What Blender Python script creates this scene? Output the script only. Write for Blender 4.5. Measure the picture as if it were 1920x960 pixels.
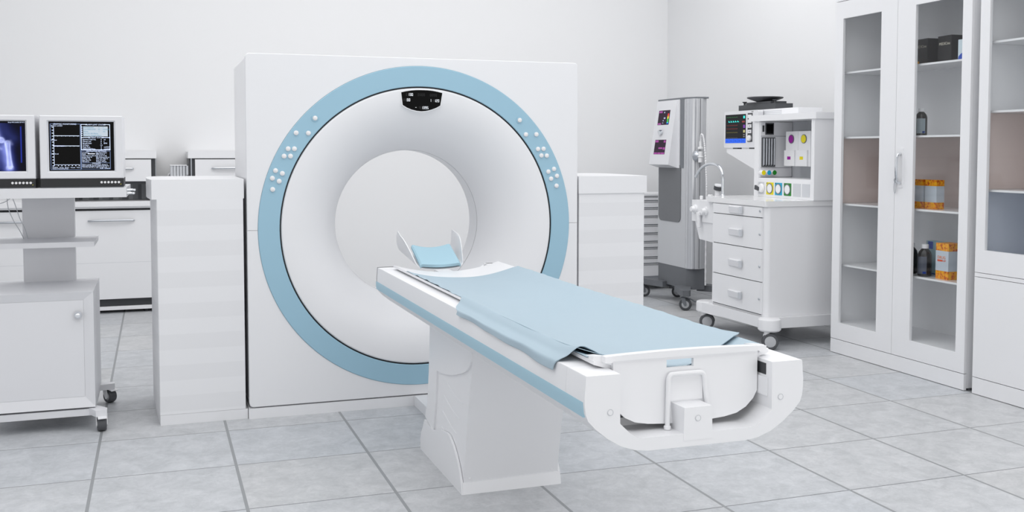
import bpy, bmesh, math, random
from mathutils import Vector, Matrix
for o in list(bpy.data.objects): bpy.data.objects.remove(o)
SC = bpy.context.scene
COL = SC.collection
PI = math.pi
random.seed(7)

# ------------------------------------------------------------------ camera
f, yaw, pitch, roll = 1908.03, 0.337174, 0.051812, 0.000424
CX, CY = 960.0, 382.31
CAM = Vector((0.27674, -5.28312, 1.41700))
cy_, sy_, cp_, sp_ = math.cos(yaw), math.sin(yaw), math.cos(pitch), math.sin(pitch)
F = Vector((sy_*cp_, cy_*cp_, -sp_)); R0 = Vector((cy_, -sy_, 0)); U0 = R0.cross(F)
Rt = math.cos(roll)*R0 + math.sin(roll)*U0; Ut = -math.sin(roll)*R0 + math.cos(roll)*U0
cd = bpy.data.cameras.new('camera'); cam = bpy.data.objects.new('camera', cd); COL.objects.link(cam)
cam.matrix_world = Matrix(((Rt.x, Ut.x, -F.x, CAM.x), (Rt.y, Ut.y, -F.y, CAM.y), (Rt.z, Ut.z, -F.z, CAM.z), (0, 0, 0, 1)))
cd.sensor_fit = 'HORIZONTAL'; cd.sensor_width = 36.0; cd.lens = 36.0*f/1920.0
cd.shift_x = 0.0; cd.shift_y = -(480.0-CY)/1920.0
cd.clip_start = 0.05; cd.clip_end = 60
SC.camera = cam

# ------------------------------------------------------------------ world, lights, exposure
SC.view_settings.view_transform = 'Standard'; SC.view_settings.look = 'None'
SC.view_settings.gamma = 1.0; SC.view_settings.use_curve_mapping = False
SC.view_settings.exposure = 0.0
W = bpy.data.worlds.new('world'); SC.world = W; W.use_nodes = True
W.node_tree.nodes['Background'].inputs[0].default_value = (0.99, 0.985, 0.975, 1)
W.node_tree.nodes['Background'].inputs[1].default_value = 0.30
def area(name, loc, rot, sx, sy, power, col=(1, 1, 1)):
    l = bpy.data.lights.new(name, 'AREA'); l.shape = 'RECTANGLE'; l.size = sx; l.size_y = sy
    l.energy = power; l.color = col
    o = bpy.data.objects.new(name, l); COL.objects.link(o); o.location = loc; o.rotation_euler = rot
    return o
area('ceiling_light', (1.9, -1.0, 4.15), (0, 0, 0), 8.0, 9.0, 268, (1.0, 0.985, 0.965))
area('back_wall_fill_light', (2.6, 1.9, 4.1), (0.75, 0, 0), 5.4, 0.5, 32, (1.0, 0.985, 0.965))  # unseen strip lamp, added only to brighten the back wall
area('left_side_fill_light', (-3.5, -1.0, 1.7), (0, -PI/2, 0), 2.4, 6.5, 4, (1.0, 0.99, 0.975))  # added side light giving direction from the left, not an actual window
area('front_fill_softbox', (1.6, -6.5, 1.25), (PI/2, 0, 0), 8.4, 2.4, 74, (1.0, 0.99, 0.975))  # softbox added behind the camera to brighten camera-facing surfaces, no window there
try:
    SC.cycles.use_denoising = True
    SC.cycles.max_bounces = 8; SC.cycles.transparent_max_bounces = 12
    SC.cycles.caustics_reflective = False; SC.cycles.caustics_refractive = False
except Exception: pass

# ------------------------------------------------------------------ materials
def lin(c):
    return tuple(((v/255)/12.92 if v/255 <= 0.04045 else ((v/255+0.055)/1.055)**2.4) for v in c)
def mat(name, rgb, rough=0.45, metal=0.0, spec=0.5, emit=0.0, noise=0.0):
    m = bpy.data.materials.new(name); m.use_nodes = True
    nt = m.node_tree; b = nt.nodes['Principled BSDF']; c = lin(rgb)
    b.inputs['Base Color'].default_value = (*c, 1); b.inputs['Roughness'].default_value = rough
    b.inputs['Metallic'].default_value = metal; b.inputs['Specular IOR Level'].default_value = spec
    if emit:
        b.inputs['Emission Color'].default_value = (*c, 1); b.inputs['Emission Strength'].default_value = emit
    if noise:
        tc = nt.nodes.new('ShaderNodeTexCoord'); n = nt.nodes.new('ShaderNodeTexNoise'); n.inputs['Scale'].default_value = 9
        n.inputs['Detail'].default_value = 4
        r = nt.nodes.new('ShaderNodeMapRange'); r.inputs[3].default_value = rough-noise; r.inputs[4].default_value = rough+noise
        nt.links.new(tc.outputs['Object'], n.inputs['Vector']); nt.links.new(n.outputs['Fac'], r.inputs[0])
        nt.links.new(r.outputs[0], b.inputs['Roughness'])
    return m
WHITE = mat('white_plastic', (239, 240, 243), 0.42, spec=0.35, noise=0.06)
WHITE2 = mat('white_lacquer', (238, 239, 242), 0.30, noise=0.05)
GLOSSW = mat('glossy_white_enamel', (236, 237, 239), 0.12)
SATIN = mat('satin_white_metal', (230, 231, 235), 0.42, noise=0.05)
SHADEW = mat('light_grey_paint', (205, 208, 213), 0.4)
BLUE = mat('pastel_blue_plastic', (158, 197, 217), 0.45)
BLUE2 = mat('pastel_blue_stripe', (166, 203, 220), 0.45)
PAD = mat('pale_blue_foam_pad', (168, 204, 220), 0.6)
BLACK = mat('black_rubber_seal', (18, 22, 28), 0.6)
SCREENB = mat('black_screen_glass', (4, 4, 5), 0.15, spec=0.08)
DGREY = mat('dark_grey_plastic', (70, 72, 76), 0.5)
MGREY = mat('mid_grey_plastic', (118, 122, 128), 0.45)
TYRE = mat('grey_rubber_tyre', (82, 84, 88), 0.6)
HUB = mat('pale_grey_wheel_hub', (190, 192, 196), 0.45)
CHROME = mat('polished_chrome', (225, 228, 232), 0.12, 1.0)
STEEL = mat('brushed_silver', (188, 192, 198), 0.3, 0.85)
TOWERM = mat('silver_tower_paint', (198, 200, 204), 0.26, 0.18)
STEELF = mat('silver_painted_panel', (176, 180, 186), 0.38, 0.45)
BRONZE = mat('dark_gasket_grey', (45, 47, 51), 0.5)
LED = mat('white_led_digits', (225, 228, 232), 0.5, emit=0.75)
LEDOFF = mat('unlit_digits', (38, 38, 40), 0.5)
BTNW = mat('white_push_button', (240, 240, 242), 0.4)
PURPLE = mat('purple_display_cell', (150, 60, 140), 0.5, emit=0.35)
PURPB = mat('dark_purple_display', (40, 20, 40), 0.4, spec=0.15, emit=0.2)
def ec(n, c, e=0.6): return mat(n, c, 0.5, emit=e)
E_RED, E_ORG, E_YEL, E_GRN, E_CYN, E_BLU = [ec(n, c) for n, c in (('red_display_cell', (220, 50, 50)), ('orange_display_cell', (230, 140, 40)), ('yellow_display_cell', (225, 215, 60)), ('green_display_cell', (50, 190, 60)), ('cyan_display_cell', (50, 210, 200)), ('blue_display_bar', (20, 85, 210)))]
TBASE = mat('grey_base_plastic', (104, 107, 112), 0.5)
C_MAG = mat('magenta_disc_paint', (150, 0, 150), 0.4)
C_YEL = mat('yellow_label_paint', (235, 220, 0), 0.4)
C_CYN = mat('cyan_label_paint', (0, 165, 205), 0.4)
C_GRN = mat('green_label_paint', (20, 130, 30), 0.4)
SHEETM = None
def cloth_mat():
    m = mat('pale_blue_disposable_sheet', (168, 189, 202), 0.45, spec=0.45)
    nt = m.node_tree; b = nt.nodes['Principled BSDF']
    tc = nt.nodes.new('ShaderNodeTexCoord'); n = nt.nodes.new('ShaderNodeTexNoise'); n.inputs['Scale'].default_value = 4.5; n.inputs['Detail'].default_value = 3
    bp = nt.nodes.new('ShaderNodeBump'); bp.inputs['Strength'].default_value = 0.25; bp.inputs['Distance'].default_value = 0.02
    nt.links.new(tc.outputs['Object'], n.inputs['Vector']); nt.links.new(n.outputs['Fac'], bp.inputs['Height']); nt.links.new(bp.outputs[0], b.inputs['Normal'])
    return m
SHEETM = cloth_mat()
def band_mat():
    m = mat('banded_white_panel', (232, 233, 236), 0.42)
    nt = m.node_tree; b = nt.nodes['Principled BSDF']
    g = nt.nodes.new('ShaderNodeNewGeometry'); s = nt.nodes.new('ShaderNodeSeparateXYZ')
    def M(op, a=None, v=None, **k):
        n = nt.nodes.new('ShaderNodeMath'); n.operation = op
        if a is not None: nt.links.new(a, n.inputs[0])
        if v is not None: n.inputs[1].default_value = v
        return n.outputs[0]
    nt.links.new(g.outputs['Position'], s.inputs[0])
    a = M('SUBTRACT', s.outputs['Z'], 1.1135); a = M('DIVIDE', a, 0.1606); a = M('FRACT', a); a = M('LESS_THAN', a, 0.5)
    mx = nt.nodes.new('ShaderNodeMix'); mx.data_type = 'RGBA'
    mx.inputs[6].default_value = (*lin((235, 236, 239)), 1); mx.inputs[7].default_value = (*lin((239, 240, 243)), 1)
    nt.links.new(a, mx.inputs[0]); nt.links.new(mx.outputs[2], b.inputs['Base Color'])
    return m
BAND = band_mat()
def glass_mat():
    m = bpy.data.materials.new('clear_glass'); m.use_nodes = True; nt = m.node_tree; nt.nodes.clear()
    o = nt.nodes.new('ShaderNodeOutputMaterial'); t = nt.nodes.new('ShaderNodeBsdfTransparent'); t.inputs[0].default_value = (0.985, 0.99, 0.992, 1)
    g = nt.nodes.new('ShaderNodeBsdfGlossy'); g.inputs['Roughness'].default_value = 0.03
    fr = nt.nodes.new('ShaderNodeFresnel'); fr.inputs[0].default_value = 1.45; mx = nt.nodes.new('ShaderNodeMixShader')
    ge = nt.nodes.new('ShaderNodeNewGeometry'); ml = nt.nodes.new('ShaderNodeMath'); ml.operation = 'MULTIPLY'; iv = nt.nodes.new('ShaderNodeMath'); iv.operation = 'SUBTRACT'; iv.inputs[0].default_value = 1
    nt.links.new(ge.outputs['Backfacing'], iv.inputs[1]); nt.links.new(fr.outputs[0], ml.inputs[0]); nt.links.new(iv.outputs[0], ml.inputs[1])
    nt.links.new(ml.outputs[0], mx.inputs[0]); nt.links.new(t.outputs[0], mx.inputs[1]); nt.links.new(g.outputs[0], mx.inputs[2]); nt.links.new(mx.outputs[0], o.inputs[0])
    return m
GLASS = glass_mat()
def wall_mat(name, rgb):
    m = mat(name, rgb, 0.75); nt = m.node_tree; b = nt.nodes['Principled BSDF']
    tc = nt.nodes.new('ShaderNodeTexCoord'); n = nt.nodes.new('ShaderNodeTexNoise'); n.inputs['Scale'].default_value = 220; n.inputs['Detail'].default_value = 3
    bp = nt.nodes.new('ShaderNodeBump'); bp.inputs['Strength'].default_value = 0.06; bp.inputs['Distance'].default_value = 0.002
    nt.links.new(tc.outputs['Object'], n.inputs['Vector']); nt.links.new(n.outputs['Fac'], bp.inputs['Height']); nt.links.new(bp.outputs[0], b.inputs['Normal'])
    return m
WALL = wall_mat('white_wall_paint', (238, 239, 241))
CEIL = wall_mat('ceiling_paint', (236, 237, 239))
TX, TY = 0.6, 0.59772
def floor_mat():
    m = bpy.data.materials.new('grey_stone_tiles'); m.use_nodes = True; nt = m.node_tree; b = nt.nodes['Principled BSDF']; L = nt.links.new
    g = nt.nodes.new('ShaderNodeNewGeometry'); s = nt.nodes.new('ShaderNodeSeparateXYZ'); L(g.outputs['Position'], s.inputs[0])
    def M(op, a, v):
        n = nt.nodes.new('ShaderNodeMath'); n.operation = op
        for i, q in enumerate((a, v)):
            if q is None: continue
            if isinstance(q, (int, float)): n.inputs[i].default_value = q
            else: L(q, n.inputs[i])
        return n.outputs[0]
    X, Y = s.outputs['X'], s.outputs['Y']
    u = M('DIVIDE', X, TX); v = M('DIVIDE', Y, TY)
    iu = M('ROUND', u, None); iv = M('ROUND', v, None)
    du = M('MULTIPLY', M('ABSOLUTE', M('SUBTRACT', u, iu), None), TX); dv = M('MULTIPLY', M('ABSOLUTE', M('SUBTRACT', v, iv), None), TY)
    fu = M('FLOOR', u, None); fv = M('FLOOR', v, None)
    gx = M('LESS_THAN', du, 0.0068); gy = M('LESS_THAN', dv, 0.0030)
    gany = M('MAXIMUM', gx, gy)
    # per tile random
    cb = nt.nodes.new('ShaderNodeCombineXYZ'); L(fu, cb.inputs[0]); L(fv, cb.inputs[1])
    wn = nt.nodes.new('ShaderNodeTexWhiteNoise'); L(cb.outputs[0], wn.inputs['Vector'])
    ad = nt.nodes.new('ShaderNodeVectorMath'); ad.operation = 'MULTIPLY_ADD'; L(wn.outputs['Color'], ad.inputs[0]); ad.inputs[1].default_value = (9, 9, 9); L(g.outputs['Position'], ad.inputs[2])
    n1 = nt.nodes.new('ShaderNodeTexNoise'); n1.inputs['Scale'].default_value = 8.5; n1.inputs['Detail'].default_value = 9; n1.inputs['Roughness'].default_value = 0.72; n1.inputs['Distortion'].default_value = 0.6; L(ad.outputs[0], n1.inputs['Vector'])
    n2 = nt.nodes.new('ShaderNodeTexNoise'); n2.inputs['Scale'].default_value = 26; n2.inputs['Detail'].default_value = 6; n2.inputs['Roughness'].default_value = 0.7; n2.inputs['Distortion'].default_value = 1.5; L(ad.outputs[0], n2.inputs['Vector'])
    r1 = nt.nodes.new('ShaderNodeValToRGB'); cr = r1.color_ramp; cr.elements[0].position = 0.34; cr.elements[0].color = (*lin((186, 189, 192)), 1); cr.elements[1].position = 0.66; cr.elements[1].color = (*lin((209, 211, 214)), 1); L(n1.outputs['Fac'], r1.inputs[0])
    r2 = nt.nodes.new('ShaderNodeValToRGB'); cr = r2.color_ramp; cr.elements[0].position = 0.30; cr.elements[0].color = (0.86, 0.86, 0.87, 1); cr.elements[1].position = 0.62; cr.elements[1].color = (1, 1, 1, 1)
    e = cr.elements.new(0.70); e.color = (1.06, 1.06, 1.05, 1); L(n2.outputs['Fac'], r2.inputs[0])
    mu = nt.nodes.new('ShaderNodeMix'); mu.data_type = 'RGBA'; mu.blend_type = 'MULTIPLY'; mu.inputs[0].default_value = 1; L(r1.outputs[0], mu.inputs[6]); L(r2.outputs[0], mu.inputs[7])
    # cool / warm tile tint
    tr = nt.nodes.new('ShaderNodeValToRGB'); cr = tr.color_ramp; cr.elements[0].color = (0.975, 0.99, 1.01, 1); cr.elements[1].color = (1.01, 1.0, 0.99, 1); L(wn.outputs['Value'], tr.inputs[0])
    m2 = nt.nodes.new('ShaderNodeMix'); m2.data_type = 'RGBA'; m2.blend_type = 'MULTIPLY'; m2.inputs[0].default_value = 1; L(mu.outputs[2], m2.inputs[6]); L(tr.outputs[0], m2.inputs[7])
    gc = nt.nodes.new('ShaderNodeMix'); gc.data_type = 'RGBA'; gc.inputs[6].default_value = (*lin((112, 115, 119)), 1); gc.inputs[7].default_value = (*lin((146, 149, 152)), 1); L(gx, gc.inputs[0])
    fin = nt.nodes.new('ShaderNodeMix'); fin.data_type = 'RGBA'; L(gany, fin.inputs[0]); L(m2.outputs[2], fin.inputs[6]); L(gc.outputs[2], fin.inputs[7])
    L(fin.outputs[2], b.inputs['Base Color'])
    rr = nt.nodes.new('ShaderNodeMapRange'); rr.inputs[3].default_value = 0.30; rr.inputs[4].default_value = 0.48; L(n2.outputs['Fac'], rr.inputs[0]); L(rr.outputs[0], b.inputs['Roughness'])
    b.inputs['Specular IOR Level'].default_value = 0.4
    h = M('SUBTRACT', M('MULTIPLY', n2.outputs['Fac'], 0.12), gany)
    bp = nt.nodes.new('ShaderNodeBump'); bp.inputs['Strength'].default_value = 0.5; bp.inputs['Distance'].default_value = 0.003; L(h, bp.inputs['Height']); L(bp.outputs[0], b.inputs['Normal'])
    return m
FLOORM = floor_mat()
def speckle_mat():
    m = mat('orange_speckled_card', (225, 140, 20), 0.5); nt = m.node_tree; b = nt.nodes['Principled BSDF']
    tc = nt.nodes.new('ShaderNodeTexCoord'); n = nt.nodes.new('ShaderNodeTexNoise'); n.inputs['Scale'].default_value = 60; n.inputs['Detail'].default_value = 2
    r = nt.nodes.new('ShaderNodeValToRGB'); cr = r.color_ramp; cr.elements[0].position = 0.36; cr.elements[0].color = (*lin((190, 80, 10)), 1); cr.elements[1].position = 0.6; cr.elements[1].color = (*lin((240, 175, 10)), 1)
    e = cr.elements.new(0.47); e.color = (*lin((232, 140, 15)), 1)
    nt.links.new(tc.outputs['Object'], n.inputs['Vector']); nt.links.new(n.outputs['Fac'], r.inputs[0]); nt.links.new(r.outputs[0], b.inputs['Base Color'])
    return m
SPECK = speckle_mat()
CARDG = mat('pale_grey_card', (196, 206, 216), 0.5)
CARDB = mat('black_card_box', (30, 29, 32), 0.45)
BROWN = mat('dark_brown_glass', (24, 20, 20), 0.12)
LABELM = mat('grey_paper_label', (120, 126, 142), 0.6)
LABELL = mat('pale_paper_label', (205, 220, 228), 0.6)
INKB = mat('blue_ink', (20, 70, 180), 0.5)
INKC = mat('pale_cyan_card', (165, 200, 212), 0.5)
INKO = mat('orange_ink', (232, 120, 30), 0.5)
INKR = mat('red_orange_ink', (222, 84, 40), 0.5)
CREAM = mat('cream_ink', (215, 210, 195), 0.6)
INKG = mat('grey_ink', (60, 62, 66), 0.5)
PINKB = mat('blush_back_panel', (222, 208, 204), 0.5)
BLUEB = mat('cool_back_panel', (200, 207, 220), 0.5)

# ------------------------------------------------------------------ geometry helpers
class MB:
    def __init__(s): s.bm = bmesh.new()
    def _fin(s, vs, r, seg, ang=0.5):
        if r > 0:
            es = set()
            for v in vs:
                for e in v.link_edges:
                    if len(e.link_faces) == 2 and e.calc_face_angle(0) > ang: es.add(e)
            if es: bmesh.ops.bevel(s.bm, geom=list(es), offset=r, segments=seg, profile=0.5, affect='EDGES', clamp_overlap=True)
    def faces(s, vs, fs):
        bv = [s.bm.verts.new(v) for v in vs]
        for q in fs:
            try: s.bm.faces.new([bv[i] for i in q])
            except ValueError: pass
        return bv
    def box(s, x0, x1, y0, y1, z0, z1, r=0.0, seg=2):
        x0, x1 = min(x0, x1), max(x0, x1); y0, y1 = min(y0, y1), max(y0, y1); z0, z1 = min(z0, z1), max(z0, z1)
        v = [(x0, y0, z0), (x1, y0, z0), (x1, y1, z0), (x0, y1, z0), (x0, y0, z1), (x1, y0, z1), (x1, y1, z1), (x0, y1, z1)]
        bv = s.faces(v, [(3, 2, 1, 0), (4, 5, 6, 7), (0, 1, 5, 4), (1, 2, 6, 5), (2, 3, 7, 6), (3, 0, 4, 7)])
        r = min(r, 0.49*min(x1-x0, y1-y0, z1-z0)); s._fin(bv, r, seg); return s
    def hexa(s, lo, hi, r=0.0, seg=2):
        """lo, hi: four corner points each, same winding"""
        bv = s.faces(list(lo)+list(hi), [(3, 2, 1, 0), (4, 5, 6, 7), (0, 1, 5, 4), (1, 2, 6, 5), (2, 3, 7, 6), (3, 0, 4, 7)])
        s._fin(bv, r, seg); return s
    def prism(s, poly, ax, a, b, r=0.0, seg=2, ang=0.5):
        def p(q, t): return {'x': (t, q[0], q[1]), 'y': (q[0], t, q[1]), 'z': (q[0], q[1], t)}[ax]
        n = len(poly); v = [p(q, a) for q in poly]+[p(q, b) for q in poly]
        fs = [tuple(range(n))[::-1], tuple(range(n, 2*n))]+[(i, (i+1) % n, n+(i+1) % n, n+i) for i in range(n)]
        bv = s.faces(v, fs); s._fin(bv, r, seg, ang); return s
    def grid(s, fn, nu, nv, th=None, closeu=False):
        """surface fn(u,v) with u,v in 0..1; th: offset vector function for thickness"""
        def lay(off):
            return [[s.bm.verts.new(tuple(Vector(fn(i/nu, j/nv))+off(i/nu, j/nv))) for j in range(nv+1)] for i in range(nu+(0 if closeu else 1))]
        A = lay(lambda u, v: Vector((0, 0, 0)))
        N = len(A)
        def fc(a): 
            try: s.bm.faces.new(a)
            except ValueError: pass
        for i in range(nu):
            for j in range(nv): fc([A[i][j], A[(i+1) % N][j], A[(i+1) % N][j+1], A[i][j+1]])
        if th is not None:
            B = lay(th)
            for i in range(nu):
                for j in range(nv): fc([B[i][j], B[i][j+1], B[(i+1) % N][j+1], B[(i+1) % N][j]])
            for i in range(nu):
                fc([A[i][0], B[i][0], B[(i+1) % N][0], A[(i+1) % N][0]]); fc([A[i][nv], A[(i+1) % N][nv], B[(i+1) % N][nv], B[i][nv]])
            if not closeu:
                for j in range(nv):
                    fc([A[0][j], A[0][j+1], B[0][j+1], B[0][j]]); fc([A[nu][j], B[nu][j], B[nu][j+1], A[nu][j+1]])
        return s
    def lathe(s, prof, c, ax='z', seg=32, cap=True):
        """prof: (radius, height along ax)"""
        c = Vector(c)
        def p(r, h, t):
            a, b = r*math.cos(t), r*math.sin(t)
            return c+Vector({'z': (a, b, h), 'y': (a, h, b), 'x': (h, a, b)}[ax])
        rings = []
        for r, h in prof:
            if r < 1e-6: rings.append([s.bm.verts.new(p(0, h, 0))])
            else: rings.append([s.bm.verts.new(p(r, h, 2*PI*i/seg)) for i in range(seg)])
        for A, B in zip(rings, rings[1:]):
            for i in range(seg):
                j = (i+1) % seg
                if len(A) == 1 and len(B) == 1: continue
                if len(A) == 1: q = [A[0], B[j], B[i]]
                elif len(B) == 1: q = [A[i], A[j], B[0]]
                else: q = [A[i], A[j], B[j], B[i]]
                try: s.bm.faces.new(q)
                except ValueError: pass
        if cap:
            for A in (rings[0], rings[-1]):
                if len(A) > 2:
                    try: s.bm.faces.new(A)
                    except ValueError: pass
        return s
    def cyl(s, c, ax, r, h, seg=24, bev=0.0):
        if bev: return s.lathe([(0, 0), (r-bev, 0), (r, bev), (r, h-bev), (r-bev, h), (0, h)], c, ax, seg)
        return s.lathe([(r, 0), (r, h)], c, ax, seg)
    def tube(s, pts, r, seg=8, closed=False):
        P = [Vector(p) for p in pts]; n = len(P); rings = []; up = None
        for i in range(n):
            if closed: d = P[(i+1) % n]-P[i-1]
            else: d = P[min(i+1, n-1)]-P[max(i-1, 0)]
            d.normalize()
            if up is None: up = Vector((0, 0, 1)) if abs(d.z) < 0.9 else Vector((1, 0, 0))
            a = d.cross(up).normalized(); up = a.cross(d).normalized()
            rr = r(i/(n-1)) if callable(r) else r
            rings.append([s.bm.verts.new(P[i]+rr*(math.cos(2*PI*k/seg)*a+math.sin(2*PI*k/seg)*up)) for k in range(seg)])
        for i in range(n if closed else n-1):
            A, B = rings[i], rings[(i+1) % n]
            for k in range(seg): 
                try: s.bm.faces.new([A[k], A[(k+1) % seg], B[(k+1) % seg], B[k]])
                except ValueError: pass
        if not closed: s.bm.faces.new(rings[0][::-1]); s.bm.faces.new(rings[-1])
        return s
    def text(s, txt, size, org, ud, vd, depth=0.0006, align='CENTER'):
        cu = bpy.data.curves.new('t', 'FONT'); cu.body = txt; cu.size = size; cu.align_x = align; cu.align_y = 'CENTER'; cu.resolution_u = 2; cu.extrude = depth/2
        ob = bpy.data.objects.new('t', cu); COL.objects.link(ob); dg = bpy.context.evaluated_depsgraph_get()
        me = bpy.data.meshes.new_from_object(ob.evaluated_get(dg)); bpy.data.objects.remove(ob)
        ud, vd = Vector(ud).normalized(), Vector(vd).normalized(); nd = ud.cross(vd); org = Vector(org)
        s.faces([tuple(org+ud*v.co.x+vd*v.co.y+nd*v.co.z) for v in me.vertices], [tuple(p.vertices) for p in me.polygons])
        bpy.data.meshes.remove(me); return s
    def rot(s, M): bmesh.ops.transform(s.bm, matrix=M, verts=s.bm.verts[:]); return s
    def build(s, name, m, parent=None, label=None, kind=None, smooth=True, ang=0.6):
        bm = s.bm; bmesh.ops.recalc_face_normals(bm, faces=bm.faces[:])
        off = Vector((0, 0, 0)); q = parent
        while q is not None: off += q.location; q = q.parent
        own = Vector((0, 0, 0))
        if parent is None and kind != 'structure' and bm.verts:
            xs = [v.co.x for v in bm.verts]; ys = [v.co.y for v in bm.verts]; zs = [v.co.z for v in bm.verts]
            own = Vector(((min(xs)+max(xs))/2, (min(ys)+max(ys))/2, min(zs)))
        bmesh.ops.translate(bm, vec=-(off+own), verts=bm.verts[:])
        for fc in bm.faces: fc.smooth = smooth
        for e in bm.edges:
            if len(e.link_faces) == 2 and e.calc_face_angle(0) > ang: e.smooth = False
        me = bpy.data.meshes.new(name); bm.to_mesh(me); bm.free(); me.materials.append(m)
        o = bpy.data.objects.new(name, me); COL.objects.link(o); o.location = own
        if parent is not None: o.parent = parent
        if smooth:
            wn_ = o.modifiers.new('weighted_normals', 'WEIGHTED_NORMAL'); wn_.keep_sharp = True; wn_.weight = 100
        if label: o['label'] = label
        if kind: o['kind'] = kind
        return o
def tag(o, label, cat, group=None):
    o['label'] = label; o['category'] = cat
    if group: o['group'] = group
    return o
def thing(name, label, cat, loc, group=None):
    o = bpy.data.objects.new(name, None); COL.objects.link(o); o.location = loc; o.empty_display_size = 0.1
    return tag(o, label, cat, group)
def B(*a, **k): return MB().box(*a, **k)
def rrect(x0, x1, z0, z1, r, n=6):
    out = []
    for cx, cz, a0 in ((x1-r, z0+r, -PI/2), (x1-r, z1-r, 0), (x0+r, z1-r, PI/2), (x0+r, z0+r, PI)):
        for i in range(n+1):
            t = a0+PI/2*i/n; out.append((cx+r*math.cos(t), cz+r*math.sin(t)))
    return out
def arc(cx, cy, r, a0, a1, n): return [(cx+r*math.cos(a0+(a1-a0)*i/n), cy+r*math.sin(a0+(a1-a0)*i/n)) for i in range(n+1)]
def spline(pts, n=8):
    P = [Vector(p) for p in pts]; out = []
    for i in range(len(P)-1):
        a, b, c, d = P[max(i-1, 0)], P[i], P[i+1], P[min(i+2, len(P)-1)]
        for k in range(n):
            t = k/n; out.append(0.5*((2*b)+(c-a)*t+(2*a-5*b+4*c-d)*t*t+(3*b-a-3*c+d)*t**3))
    out.append(P[-1]); return out

# ------------------------------------------------------------------ the room
XW, YW, HC = 5.6, 4.75, 4.2
B(-3.6, XW, -6.6, YW, -0.1, 0).build('floor', FLOORM, kind='structure', smooth=False)
B(-3.7, XW+0.1, YW, YW+0.1, 0, HC).build('wall_back', WALL, kind='structure', smooth=False)
B(XW, XW+0.1, -6.6, YW, 0, HC).build('wall_right', WALL, kind='structure', smooth=False)
B(-3.7, -3.6, -6.6, YW, 0, HC).build('wall_left', WALL, kind='structure', smooth=False)
B(-3.7, XW+0.1, -6.6, YW+0.1, HC, HC+0.1).build('ceiling', CEIL, kind='structure', smooth=False)

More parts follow.
